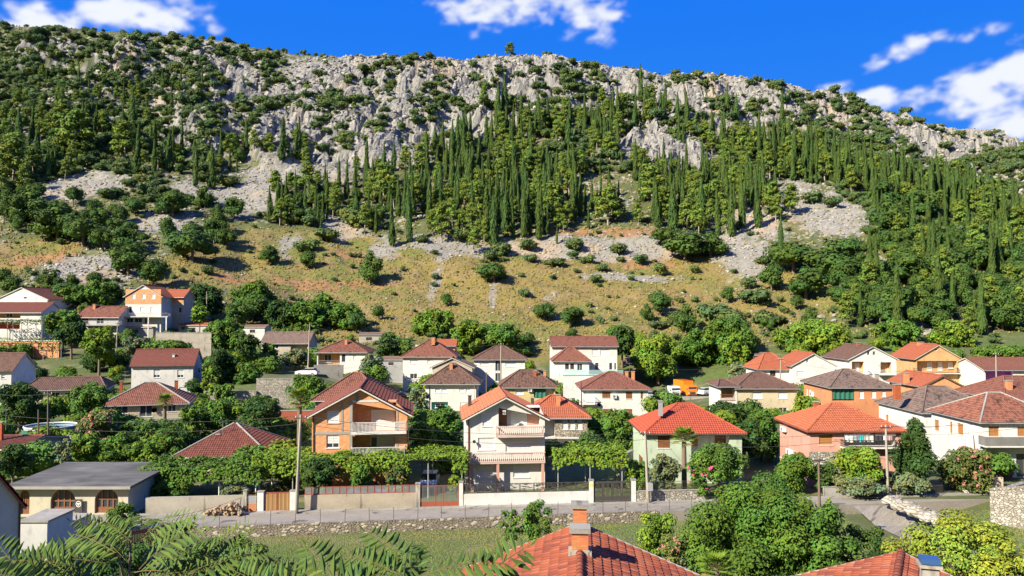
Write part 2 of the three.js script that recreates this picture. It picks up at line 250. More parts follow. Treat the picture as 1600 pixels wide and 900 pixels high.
// ---- the kinds, each a group with trunk and crown; heights are those of the model, copies are scaled
const proto = {};
function kind(name, i, build) { const o = new THREE.Group(); o.name = name; build(o); proto[name] = proto[name] || []; proto[name].push(o); return o; }
function part(name, g, m, o) { const q = new THREE.Mesh(g, m); q.name = name; q.castShadow = q.receiveShadow = true; o.add(q); return q; }
for (let v = 0; v < 6; v++) kind('cypress_tree', v, o => {      // 10 m tall
  const r = rand(100 + v), b = leafBuilder(), W = [.78, 1.0, .86, 1.15, .72, 1.05][v], lean = (r() - .5) * .3, colr = tint(r, G.cypress, .15, .12);
  const rad = t => W * (t < .06 ? .5 + t * 6 : Math.pow(1 - (t - .06) / .94, .72) * (.86 + .14 * Math.sin(t * 9 + v)));
  const rings = 12, seg = 7, pts = []; for (let k = 0; k <= rings; k++) pts.push(new THREE.Vector2(Math.max(.01, rad(k / rings) * .74 * (.85 + .3 * r())), .55 + k / rings * 9.1));
  b.solid(new THREE.LatheGeometry(pts, seg), colr);
  for (let i = 0; i < 620; i++) { const t = Math.pow(r(), 1.25), a = r() * 6.283, q = rad(t) * (.8 + .34 * r()), lump = 1 + .12 * Math.sin(a * 3 + t * 14 + v); b.leaf(Math.cos(a) * q * lump + lean * t, .5 + t * 9.35, Math.sin(a) * q * lump, Math.cos(a) + (r() - .5) * .8, .15 + (r() - .5) * .6, Math.sin(a) + (r() - .5) * .8, .85 * (.6 + .7 * r()), .26, tint(r, colr, .32, .2), (r() - .5) * .5, 1, (r() - .5) * .5); }
  part('trunk', trunk(v, 2.2, .13, []), barkPale, o); part('crown', b.build(), LEAF(0, 'l'), o);
});
for (let v = 0; v < 5; v++) kind('pine_tree', v, o => {         // 8 m tall, loose clumps
  const r = rand(200 + v), L = []; const n = 10 + v; for (let k = 0; k < n; k++) { const t = k / (n - 1), a = k * 2.4 + r(), q = (1 - t * .75) * lerp(1.1, 2.0, r()), s = lerp(.75, 1.25, r()); L.push([Math.cos(a) * q, 2.2 + t * 5.0 + (r() - .5) * .5, Math.sin(a) * q, s, s * .72, s]); }
  part('trunk', trunk(20 + v, 6.2, .16, L.slice(0, 6)), barkPale, o); part('crown', crown(210 + v, L, 900, .42, G.pine, { a: .28, core: .6, upn: .5 }), LEAF(0, 'l'), o);
});
for (let v = 0; v < 5; v++) kind('oak_tree', v, o => {          // 6 m tall, dense and round
  const r = rand(300 + v), L = []; for (let k = 0; k < 9; k++) { const a = k * 2.4 + r(), q = k ? lerp(.8, 1.7, r()) : 0, s = lerp(1.0, 1.5, r()); L.push([Math.cos(a) * q, 1.7 + r() * 2.3 + (k ? 0 : 1.1), Math.sin(a) * q, s, s * .95, s]); }
  part('trunk', trunk(30 + v, 3, .19, L.slice(0, 5)), bark, o); part('crown', crown(310 + v, L, 1100, .38, G.oak, { a: .32 }), LEAF(0, 'l'), o);
});
for (let v = 0; v < 6; v++) kind('bush', v, o => {              // 2 m tall
  const r = rand(400 + v), L = []; for (let k = 0; k < 4 + v % 3; k++) { const a = k * 2.1 + r(), q = k ? lerp(.3, .8, r()) : 0, s = lerp(.55, .85, r()); L.push([Math.cos(a) * q, .65 + r() * .45, Math.sin(a) * q, s, s * .8, s]); }
  part('stem', bar(V(0, -.3, 0), V(0, .7, 0), .07, 5), bark, o); part('foliage', crown(410 + v, L, 330, .26, v % 2 ? G.shrub : G.juniper, { a: .3 }), LEAF(0, 'l'), o);
});
for (let v = 0; v < 6; v++) kind('garden_shrub', v, o => {      // 3 m tall, leafy
  const r = rand(450 + v), L = []; for (let k = 0; k < 7 + v % 3; k++) { const a = k * 2.1 + r(), q = k ? lerp(.4, 1.2, r()) : 0, s = lerp(.7, 1.05, r()); L.push([Math.cos(a) * q, .8 + r() * 1.2, Math.sin(a) * q, s, s * .85, s]); }
  part('stem', trunk(470 + v, 1.4, .09, L.slice(0, 4)), bark, o); part('foliage', crown(480 + v, L, 900, .28, [G.mid, G.lime, G.fig, G.mid, G.dark, G.lime][v], { a: .34 }), LEAF(0, 'l'), o);
});
function plant(name, x, D, height, label, category, group, o = {}) {
  const list = proto[name], src = list[Math.floor(R() * list.length)], model = { cypress_tree: 10, pine_tree: 8, oak_tree: 6, bush: 2, garden_shrub: 3 }[name], s = height / model, w = o.w || lerp(.85, 1.2, R());
  const c = copy(src, V(x, H(x, D) - .05 - (o.sink || 0), -D), R() * 6.283, [s * w, s, s * w]); c.rotation.z = (R() - .5) * .09; if (label && label.startsWith('@')) { const a = sizeWord(name, height, w), z = label.length > 1 ? ZONES[+label.slice(1)] : spotOf(x, D); group = MANY[name] + ' ' + z[1] + ', ' + a + shapeWord(w); label = a + shapeWord(w) + ' ' + LOOK[name] + ' ' + z[0]; } return tag(c, label, category, group);
}
// ---- hillside: trees whose foot was measured on the photograph, then the woods between them
const inside = (poly, x, y) => { let c = false; for (let i = 0, j = poly.length - 1; i < poly.length; j = i++) { const [a, b] = poly[i], [d, e] = poly[j]; if ((b > y) !== (e > y) && x < (d - a) * (y - b) / (e - b) + a) c = !c; } return c; };
const taken = [];
function free(x, D, d) { for (const [a, b, e] of taken) { const q = d + e; if (Math.abs(a - x) < q && Math.abs(b - D) < q && (a - x) ** 2 + (b - D) ** 2 < q * q) return false; } taken.push([x, D, d]); return true; }
const LBL = {
  cypress_tree: ['slender dark green cypress standing in the hillside cypress wood', 'cypress', 'cypresses on the hillside'],
  pine_tree: ['yellow-green pine with loose tufts growing among the hillside cypresses', 'pine tree', 'pines on the hillside'],
  oak_tree: ['dark round broadleaf tree on the lower hillside', 'tree', 'broadleaf trees on the hillside'],
  bush: ['low green bush growing on the rocky hillside', 'bush', 'bushes on the hillside']
};
const ZONES = [['in the dense cypress wood below the grey cliff', 'of the wood below the cliff'], ['on the wooded slope above the bushy meadow edge', 'of the wood above the meadow edge'], ['on the slope falling past the scree', 'of the wood past the scree'], ['in the mixed copse beside the scree track', 'of the copse beside the track'], ['in the mixed wood under the bushy crags', 'of the wood at the crags'], ['in the thicket over the stony terraces', 'of the thicket over the terraces'], ['in the green thicket beyond the scree', 'of the thicket beyond the scree'], ['on the bank behind the upper houses', 'on the bank behind the houses'], ['on the bank above the parked trucks', 'on the bank above the trucks'], ['among the crags under the high end of the ridge', 'among the high crags'], ['on the bank above the gabled white house', 'on the bank above the gabled house']];
const LOOK = { cypress_tree: 'dark green cypress', pine_tree: 'yellow-green pine', oak_tree: 'dark round broadleaf tree', bush: 'green bush' };
const MANY = { cypress_tree: 'cypresses', pine_tree: 'pines', oak_tree: 'broadleaf trees', bush: 'bushes' };
const count = {}, extra = [];
const sizeWord = (name, h, w) => name === 'cypress_tree' ? (h < 10 ? 'short young' : h < 14.5 ? 'medium-height' : 'very tall') : name === 'pine_tree' ? (h < 7.5 ? 'small' : h < 10.5 ? 'medium-sized' : 'large') : name === 'oak_tree' ? (h < 6 ? 'small' : h < 9 ? 'medium-sized' : 'large') : (h < 1.7 ? 'tiny' : h < 3 ? 'knee-high' : 'wide');
const shapeWord = w => w < .95 ? ' narrow' : w < 1.1 ? '' : ' full';
const spotOf = (x, D) => patchAt(SCREE, x, D) > .3 ? ['beside pale loose scree', 'beside the scree'] : patchAt(DRY, x, D) > .3 ? ['on the dry golden meadow', 'on the dry meadow'] : patchAt(ROCK, x, D) > .3 ? ['between the grey crags', 'between the crags'] : D > 428 ? ['on the skyline of the ridge', 'on the ridge'] : ['on the green hillside slope', 'on the open hillside'];
function grow(name, px, py, hpx, o = {}) { const D = o.D || hit(px, py), p = at(px, py, D); count[name] = (count[name] || 0) + 1; taken.push([p.x, D, o.r || 1.2]); return plant(name, p.x, D, hpx * D / F, '@', LBL[name][1], '', o); }
for (const [px, py, h] of [[613, 386, 88], [640, 380, 60], [556, 350, 60], [305, 292, 70], [331, 290, 72], [263, 270, 65], [213, 276, 85], [440, 262, 70], [466, 256, 68], [446, 318, 52], [462, 318, 55], [506, 310, 60], [123, 128, 34], [193, 170, 46], [207, 200, 60], [240, 275, 60], [57, 262, 58], [30, 225, 60], [75, 280, 50], [1122, 365, 85], [1143, 370, 90], [1095, 348, 75], [1160, 352, 95], [1185, 355, 100], [1220, 395, 60], [1136, 182, 52], [1150, 190, 50], [1222, 200, 60], [1186, 255, 66], [690, 245, 60], [720, 240, 62], [735, 222, 50], [840, 205, 58], [1410, 300, 70], [1440, 310, 62], [1380, 285, 60], [1240, 260, 65], [1275, 270, 60], [1310, 290, 64], [1490, 330, 62], [920, 355, 40], [870, 380, 30]]) grow('cypress_tree', px, py, h);
for (const [px, py, h, w] of [[578, 445, 58, .85], [480, 424, 34, 1], [772, 448, 44, 1.3], [850, 500, 36, 1.25], [893, 512, 40, 1.25], [300, 410, 68, 1.3], [200, 430, 56, 1.3], [240, 448, 50, 1.2], [355, 390, 42, 1.1], [90, 370, 60, 1.5], [130, 380, 56, 1.5], [50, 345, 56, 1.5], [270, 340, 46, 1.4], [1070, 405, 52, 1.7], [1110, 400, 42, 1.6], [1040, 385, 36, 1.5], [1240, 430, 62, 1.5], [1300, 440, 70, 1.4], [1260, 470, 56, 1.5], [1330, 410, 50, 1.3], [420, 410, 34, 1.2], [1390, 370, 60, 1.3], [1440, 350, 56, 1.3], [1480, 440, 60, 1.4], [1420, 440, 58, 1.4], [1530, 420, 54, 1.4], [1380, 330, 50, 1.3], [1560, 470, 50, 1.5], [1400, 500, 60, 1.3], [1470, 500, 50, 1.3], [1340, 500, 40, 1.3], [698, 482, 24, 1]]) grow('oak_tree', px, py, h, { w, r: 3 });
for (const [px, py, h, w] of [[797, 97, 22, 1.5], [690, 380, 62, 1], [700, 340, 50, 1], [745, 350, 64, 1.2], [740, 395, 44, 1], [650, 330, 60, .9], [600, 320, 70, 1], [868, 345, 60, 1.2], [830, 350, 50, 1], [950, 350, 60, 1.4], [1020, 330, 70, 1.3], [1235, 335, 50, 1.2], [1075, 345, 40, 1], [118, 250, 80, 1.4], [100, 215, 60, 1.2], [195, 255, 66, 1.2], [20, 290, 80, 1.1], [160, 215, 40, 1.2], [430, 315, 50, .9], [480, 310, 60, 1], [1470, 280, 40, 1.2], [1330, 300, 46, 1], [1400, 320, 50, 1.2], [1500, 300, 52, 1.3], [1560, 340, 60, 1.3], [1540, 370, 50, 1.2], [1160, 250, 54, 1], [970, 190, 36, 1.2], [940, 175, 30, 1]]) grow('pine_tree', px, py, h, { w });
for (const [px, py, h, w] of [[720, 378, 28, .9], [785, 398, 30, 1], [770, 405, 24, 1.2], [826, 388, 24, 1.2], [900, 388, 28, 1], [920, 410, 18, 1.3], [868, 416, 20, 1.5], [968, 395, 24, 1.1], [970, 405, 12, 1.2], [1000, 410, 20, 1.1], [1033, 430, 26, .9], [1086, 425, 18, 1], [940, 425, 16, 1.3], [895, 402, 16, 1.2], [830, 408, 18, 1.3], [1194, 415, 20, 1.2], [1170, 450, 26, 1], [1060, 505, 26, 1.3], [820, 470, 18, 1], [680, 435, 14, .9], [930, 448, 18, 1], [325, 430, 20, 1], [660, 382, 16, 1.2], [545, 350, 40, 1], [510, 380, 30, 1.2], [480, 395, 26, 1.3], [1180, 480, 30, 1.3], [1110, 500, 34, 1.3], [1140, 505, 36, 1.2], [1200, 505, 32, 1.3], [1060, 470, 14, 1], [1270, 315, 26, 1.3], [1300, 325, 24, 1.2]]) grow('bush', px, py, h, { w });
// woods: outline in picture units, how many, which kinds, heights (m)
const WOODS = [
  [[[545, 300], [700, 225], [745, 195], [905, 192], [930, 330], [870, 375], [700, 385], [600, 330]], 265, { cypress_tree: .66, pine_tree: .34 }, 1],
  [[[900, 198], [980, 178], [1050, 185], [1120, 215], [1230, 225], [1220, 350], [1120, 375], [930, 345]], 200, { cypress_tree: .56, pine_tree: .44 }, 1],
  [[[1120, 225], [1240, 232], [1330, 252], [1420, 290], [1600, 348], [1620, 380], [1400, 330], [1330, 290], [1220, 280]], 235, { cypress_tree: .68, pine_tree: .32 }, 1],
  [[[540, 270], [590, 260], [600, 370], [420, 350], [430, 300]], 60, { cypress_tree: .35, pine_tree: .4, oak_tree: .25 }, .8],
  [[[0, 215], [90, 190], [230, 220], [350, 240], [480, 235], [480, 270], [330, 285], [150, 255], [60, 300], [0, 310]], 90, { cypress_tree: .4, pine_tree: .35, oak_tree: .25 }, .9],
  [[[0, 300], [130, 320], [330, 310], [380, 340], [330, 410], [180, 400], [0, 370]], 50, { oak_tree: .8, bush: .2 }, .9],
  [[[1360, 320], [1600, 360], [1610, 525], [1330, 525], [1290, 470], [1370, 400]], 160, { oak_tree: .5, cypress_tree: .17, pine_tree: .15, bush: .18 }, .95],
  [[[350, 480], [600, 500], [560, 525], [360, 515]], 14, { oak_tree: .8, bush: .2 }, .8],
  [[[1000, 470], [1210, 450], [1330, 520], [1210, 545], [1020, 545]], 50, { bush: .6, oak_tree: .4 }, .85],
  [[[0, 120], [180, 100], [330, 150], [300, 200], [120, 220], [0, 200]], 100, { pine_tree: .35, oak_tree: .55, cypress_tree: .1 }, .62],
  [[[0, 440], [130, 440], [190, 470], [170, 480], [0, 470]], 18, { oak_tree: .5, bush: .5 }, .7],
];
WOODS.forEach(([poly, n, mixk, hs], zone) => {
  const xs = poly.map(p => p[0]), ys = poly.map(p => p[1]); let made = 0;
  for (let t = 0; t < n * 14 && made < n; t++) {
    const px = rr(Math.min(...xs), Math.max(...xs)), py = rr(Math.min(...ys), Math.max(...ys)); if (!inside(poly, px, py)) continue;
    let q = R(), name; for (const k in mixk) { name = k; if ((q -= mixk[k]) < 0) break; }
    const D = hit(px, py), p = at(px, py, D), sp = { cypress_tree: .9, pine_tree: 1.5, oak_tree: 2, bush: .8 }[name];
    if (zone < 3 && fbm(p.x * .07 + 12, D * .07, 3) < .4 && R() < .85) continue;
    if (patchAt(SCREE, p.x, D) > .55 || !free(p.x, D, sp)) continue;
    const h = { cypress_tree: R() < .25 ? rr(6, 11) : rr(11, 19.5), pine_tree: rr(7, 13.5), oak_tree: rr(5, 10.5), bush: rr(1.6, 3.4) }[name] * hs;
    made++; if ((count[name] || 0) >= 298) { extra.push([p.x, D, h, name]); continue; }
    plant(name, p.x, D, h, '@' + zone, LBL[name][1], ''); count[name] = (count[name] || 0) + 1;
  }
});
{ const per = {}; extra.forEach((e, i) => (per[e[3] + i % 3] ||= []).push(e));
  const o = new THREE.Group(); o.name = 'far_wood'; tag(o, 'further cypresses filling the wood between the single trees', 'wood', null, 'stuff'); scene.add(o);
  for (const k in per) { const list = per[k], src = proto[list[0][3]][+k.slice(-1)], im = new THREE.InstancedMesh(src.children[1].geometry, LEAF(0, 'l'), list.length), m = new THREE.Matrix4(), q = new THREE.Quaternion(), base = list[0][3] === 'cypress_tree' ? 10 : list[0][3] === 'pine_tree' ? 8 : 6; list.forEach(([x, D, h], i) => { m.compose(V(x, H(x, D), -D), q.setFromAxisAngle(V(0, 1, 0), R() * 6.28), V(h / base, h / base, h / base)); im.setMatrixAt(i, m); }); im.name = 'wood_foliage'; im.userData.kind = 'stuff'; im.castShadow = im.receiveShadow = true; o.add(im); } }
// bushes on the rocks and along the ridge: the largest as individuals, the others as one mass
{
  const spots = [];
  for (let t = 0; t < 24000; t++) {
    const px = rr(-60, 1660), ry = table(RIDGE, px), py = ry + Math.pow(R(), .8) * (px < 500 ? 260 : px > 1300 ? 200 : 175) + 1; const D = hit(px, py), p = at(px, py, D);
    if (patchAt(SCREE, p.x, D) > .4 || patchAt(DRY, p.x, D) > .45) continue;
    const rk = patchAt(ROCK, p.x, D), g = fbm(p.x * .055 + 80, D * .055, 4), want = (px < 330 ? 1.5 : px > 1180 ? 1.15 : px > 500 && px < 1060 ? .42 : .72) * sst(.42, .58, g + (px < 330 ? .14 : px > 1200 ? .05 : 0) - (rk > .75 ? .06 : 0));
    if (R() > want + .06 || !free(p.x, D, .75)) continue;
    spots.push([p.x, D, lerp(1.0, 5.8, R() ** 1.7) * lerp(.8, 1.25, g)]);
  }
  for (let t = 0; t < 130; t++) { const px = rr(0, 1600), x = (px - 800) / F * 434; spots.push([x, rr(431, 437), rr(1.6, 4.2)]); }
  for (let t = 0; t < 1600; t++) { const px = rr(0, 1600), py = rr(300, 540), D = hit(px, py), p = at(px, py, D); if (patchAt(SCREE, p.x, D) > .5 || R() > .75 - .5 * sst(.3, .6, patchAt(DRY, p.x, D)) || !free(p.x, D, .7)) continue; spots.push([p.x, D, rr(.7, 2.2)]); }
  spots.sort((a, b) => b[2] / b[1] - a[2] / a[1]);
  const nInd = Math.max(0, 290 - (count.bush || 0)); spots.slice(0, nInd).forEach(([x, D, h]) => plant('bush', x, D, h, '@', LBL.bush[1], ''));
  const rest = spots.slice(nInd), per = proto.bush.map(() => []); rest.forEach((s, i) => per[i % per.length].push(s));
  const o = new THREE.Group(); o.name = 'shrub_cover'; tag(o, 'low dark green scrub scattered over the rocks and ridge', 'scrub', null, 'stuff'); scene.add(o);
  per.forEach((list, k) => { const im = new THREE.InstancedMesh(proto.bush[k].children[1].geometry, LEAF(0, 'l'), list.length), m = new THREE.Matrix4(), q = new THREE.Quaternion(); list.forEach(([x, D, h], i) => { m.compose(V(x, H(x, D) - .1, -D), q.setFromAxisAngle(V(0, 1, 0), R() * 6.283), V(h / 2 * rr(.8, 1.3), h / 2, h / 2 * rr(.8, 1.3))); im.setMatrixAt(i, m); }); im.name = 'scrub_foliage'; im.userData.kind = 'stuff'; im.castShadow = im.receiveShadow = true; o.add(im); });
  // stones on scree and rock, tufts of dry grass in the meadows
  const sg = new THREE.IcosahedronGeometry(.5, 0); { const q = sg.attributes.position; for (let i = 0; i < q.count; i++) { const f = .75 + .5 * hash2(Math.round(q.getX(i) * 99), Math.round(q.getY(i) * 99 + q.getZ(i) * 37)); q.setXYZ(i, q.getX(i) * f * 1.2, q.getY(i) * f * .75, q.getZ(i) * f); } sg.deleteAttribute('normal'); }
  const stones = [], tufts = [];
  for (let t = 0; t < 60000; t++) {
    const D = 190 + R() * 240, x = (R() - .5) * 1.4 * D; const s = patchAt(SCREE, x, D), d = patchAt(DRY, x, D), k = patchAt(ROCK, x, D);
    if (s > .3 && R() < .8) stones.push([x, D, .25 + .9 * R() ** 3]); else if (k > .3 && R() < .35) stones.push([x, D, .5 + 2.0 * R() ** 3]); else if (d > .3) (R() < .04 ? stones : tufts).push([x, D, .3 + .5 * R()]); else if (R() < .08) stones.push([x, D, .4 + 1.2 * R() ** 2]); else if (R() < .5) tufts.push([x, D, .5 + .6 * R()]);
  }
  const inst = (name, geo, mat, list, label, cat, f, colf) => { const im = new THREE.InstancedMesh(geo, mat, list.length), m = new THREE.Matrix4(), q = new THREE.Quaternion(), c = rgb(1, 1, 1); list.forEach((s, i) => { m.compose(V(s[0], H(s[0], s[1]) + f * s[2], -s[1]), q.setFromAxisAngle(V(R() - .5, 2, R() - .5).normalize(), R() * 6.283), V(s[2], s[2] * rr(.7, 1.2), s[2])); im.setMatrixAt(i, m); im.setColorAt(i, colf(c)); }); im.name = name; im.castShadow = im.receiveShadow = true; scene.add(im); return tag(im, label, cat, null, 'stuff'); };
  inst('loose_stones', sg, std([1, 1, 1], 1), stones, 'loose grey limestone blocks scattered on the scree and meadow', 'stones', .12, c => { const v = rr(.2, .38); return c.setRGB(v, v * .95, v * .82); });
  const tb = leafBuilder(); for (let k = 0; k < 7; k++) { const a = k * .9; tb.leaf(Math.cos(a) * .3, .4, Math.sin(a) * .3, Math.cos(a), .5, Math.sin(a), 1, .4, [1, 1, 1], Math.cos(a) * .4, 1, Math.sin(a) * .4); } const tg = tb.build(); tg.deleteAttribute('color');
  inst('dry_grass', tg, std([1, 1, 1], 1), tufts, 'tufts of dry yellow grass on the hillside meadow', 'grass', -.05, c => { const v = rr(.7, 1.25), g = R() < .25; return g ? c.setRGB(.115 * v, .13 * v, .035 * v) : c.setRGB(.20 * v, .162 * v, .042 * v); });
}
// ---------------------------------------------------------------- house materials
const plasterMap = tex(512, 7, (u, v) => { const a = tn(u, v, 5, 5, 3), b = tn(u, v * .35, 22, 3, 9); const c = tn(u, v, 40, 2, 4); return .95 + .2 * (a - .5) - .24 * sst(.54, .8, b) * a + .05 * (c - .5); });
const blockMap = tex(512, [2.64, 1.6], (u, v, i, j) => { const row = Math.floor(v * 8), x = u * 8 + (row % 2) * .5, fx = x - Math.floor(x), fy = v * 8 - row, m = fx < .045 || fy < .075, t = hash2(Math.floor(x) % 8 + 3, row), n = tn(u, v, 40, 2); return m ? [.70, .62, .54] : [.93 + .07 * t, .63 + .11 * t + .06 * (n - .5), .42 + .10 * t]; });
const stoneMap = tex(512, 3, (u, v) => { const [e, id] = worley(u * 10, v * 14 + .2 * Math.sin(u * 30)), n = tn(u, v, 30, 3); return e < .09 ? .50 + .2 * n : .68 + .28 * id + .16 * (n - .5); });
const stoneBump = tex(512, 3, (u, v) => sst(.02, .25, worley(u * 10, v * 14 + .2 * Math.sin(u * 30))[0]), false);
const concMap = tex(512, 5, (u, v) => .80 + .30 * (tn(u, v, 5, 5) - .5) + .12 * (tn(u, v, 60, 2) - .5) - .16 * sst(.62, .8, tn(u, v * .3, 14, 3, 5)));
const tileCell = (vary, lichen, dark) => (u, v, i, j) => { const row = Math.floor(v * 16), x = Math.floor(u * 16), t = hash2(x * 3 + 1, row * 5 + 2), n = tn(u, v, 9, 4, 2), f = v * 16 - row, l = lichen * sst(.52, .7, n) * (.4 + .6 * hash2(i >> 3, j >> 3)), k = (1 - vary * .5 + vary * t) * (f < .1 ? .78 : 1) * (1 - dark * sst(.5, .75, tn(u, v, 6, 3, 8))); return [lerp(k, .95, l), lerp(k, .98, l * 1.1), lerp(k, 1.0, l)]; };
const tileMaps = [tex(512, [4, 5.76], tileCell(.14, 0, .05)), tex(512, [4, 5.76], tileCell(.34, .12, .22)), tex(512, [4, 5.76], tileCell(.55, .34, .42))];
const tileBump = tex(256, [1, 1.44], (u, v) => .5 + .5 * Math.cos(u * 4 * 6.283) * .8 - (v * 4 % 1) * .25, false);
const roofM = {}; function roofMat(c, age, far) { return roofM[c.join() + age + far] ||= std(c, .88, { map: tileMaps[age], ...(far ? { bumpMap: tileBump, bumpScale: .05 } : {}) }); }
const wallM = {}; const paint = c => wallM[c.join()] ||= std(c, .92, { map: plasterMap });
const M = {
  white: paint([.62, .61, .58]), white2: paint([.50, .50, .485]), cream: paint([.50, .44, .30]), yellow: paint([.50, .41, .21]), pink: paint([.54, .29, .225]), mint: paint([.41, .49, .37]), orange: paint([.52, .22, .10]), apricot: paint([.54, .33, .15]), lilac: paint([.44, .35, .44]), grey: paint([.30, .31, .31]), beige: paint([.42, .37, .29]), rust: paint([.30, .075, .04]),
  block: std([.64, .63, .64], .95, { map: blockMap }), stone: std([.50, .44, .34], .95, { map: stoneMap, bumpMap: stoneBump, bumpScale: .05 }), stoneW: std([.52, .48, .40], .95, { map: stoneMap, bumpMap: stoneBump, bumpScale: .06 }), conc: std([.44, .42, .37], .95, { map: concMap }), roofC: std([.16, .158, .15], .95, { map: tex(512, 8, (u, v) => .78 + .5 * (tn(u, v, 4, 5, 6) - .5) + .3 * (tn(u * .3, v, 14, 3, 2) - .5)) }), concD: std([.27, .265, .25], .95, { map: concMap }), concL: std([.50, .46, .38], .95, { map: concMap }),
  frame: std([.62, .62, .61], .5), shutter: std([.62, .63, .63], .55), brown: std([.19, .075, .03], .6), wood: std([.36, .16, .05], .6), dark: std([.03, .032, .035], .5), green: std([.02, .12, .085], .85), metal: std([.35, .36, .37], .45, { metalness: .6 }), iron: std([.05, .045, .04], .6), zinc: std([.42, .43, .44], .5, { metalness: .5 }), eave: std([.50, .46, .38], .9), eaveD: std([.14, .10, .07], .9), brick: std([.36, .18, .12], .95, { map: blockMap }),
  glass: new THREE.MeshPhysicalMaterial({ color: rgb(.035, .045, .055), roughness: .06, metalness: 0, specularIntensity: 1, side: THREE.DoubleSide }),
  teal: std([.10, .42, .36], .6), purple: std([.42, .16, .42], .9), glassRail: new THREE.MeshPhysicalMaterial({ color: rgb(.75, .9, .88), roughness: .08, transmission: .8, thickness: 0, side: THREE.DoubleSide })
};
const RF = { red: [.33, .060, .027], orange: [.36, .10, .042], old: [.21, .080, .050], brown: [.15, .080, .054], grey: [.19, .13, .10], deep: [.165, .050, .032], salmon: [.40, .125, .06] };
// ---------------------------------------------------------------- house builder
const FOOT = [], CAM = V(0, EYE, 0);
function slope(P0, P1, Q0, Q1, ribs, row = .36, tile = .25) {        // one roof plane laid in rows of tiles, from the eave P to the top Q
  const e = P1.clone().sub(P0), L = e.length(); e.normalize();
  const up = Q0.clone().lerp(Q1, .5).sub(P0.clone().lerp(P1, .5)); up.addScaledVector(e, -up.dot(e)); const SL = up.length(); up.normalize();
  const n = V().crossVectors(e, up); if (n.y < 0) n.negate();
  const q0 = Q0.clone().sub(P0).dot(e), q1 = Q1.clone().sub(P0).dot(e), rows = Math.max(2, Math.round(SL / row)), p = [], uv = [];
  const pt = (x, s, h) => [P0.x + e.x * x + up.x * s + n.x * h, P0.y + e.y * x + up.y * s + n.y * h, P0.z + e.z * x + up.z * s + n.z * h];
  for (let r = 0; r < rows; r++) {
    const v0 = r / rows, v1 = (r + 1) / rows, s0 = v0 * SL, s1 = v1 * SL, a0 = q0 * v0, b0 = L + (q1 - L) * v0, a1 = q0 * v1, b1 = L + (q1 - L) * v1;
    const xs = [a0]; if (ribs) { for (let k = Math.ceil(a0 / (tile / 4)); k * tile / 4 < b0; k++) xs.push(k * tile / 4); } xs.push(b0);
    const hgt = x => ribs ? .028 * (1 + Math.cos(x / tile * 6.2832)) + (hash2(Math.round(x / tile), r) - .5) * .012 : 0;
    for (let k = 1; k < xs.length; k++) {
      const xa = xs[k - 1], xb = xs[k], ta = clamp(xa, a1, b1), tb = clamp(xb, a1, b1), A = pt(xa, s0 - .03, .07 + hgt(xa)), B = pt(xb, s0 - .03, .07 + hgt(xb)), C = pt(tb, s1, .025 + hgt(xb)), Dd = pt(ta, s1, .025 + hgt(xa)), A2 = pt(xa, s0 - .03, 0), B2 = pt(xb, s0 - .03, 0);
      p.push(...A, ...B, ...C, ...A, ...C, ...Dd, ...A2, ...B2, ...B, ...A2, ...B, ...A);
      uv.push(xa, s0, xb, s0, tb, s1, xa, s0, tb, s1, ta, s1, xa, s0, xb, s0, xb, s0, xa, s0, xb, s0, xa, s0);
    }
  }
  const g = new THREE.BufferGeometry(); g.setAttribute('position', new THREE.Float32BufferAttribute(p, 3)); g.setAttribute('uv', new THREE.Float32BufferAttribute(uv, 2)); g.computeVertexNormals(); return g;
}
function quadG(list) { const p = [], uv = []; for (const q of list) { const [a, b, c, d] = q; for (const v of [a, b, c, a, c, d]) { p.push(v.x, v.y, v.z); uv.push(v.x + v.z, v.y); } } const g = new THREE.BufferGeometry(); g.setAttribute('position', new THREE.Float32BufferAttribute(p, 3)); g.setAttribute('uv', new THREE.Float32BufferAttribute(uv, 2)); g.computeVertexNormals(); return g; }
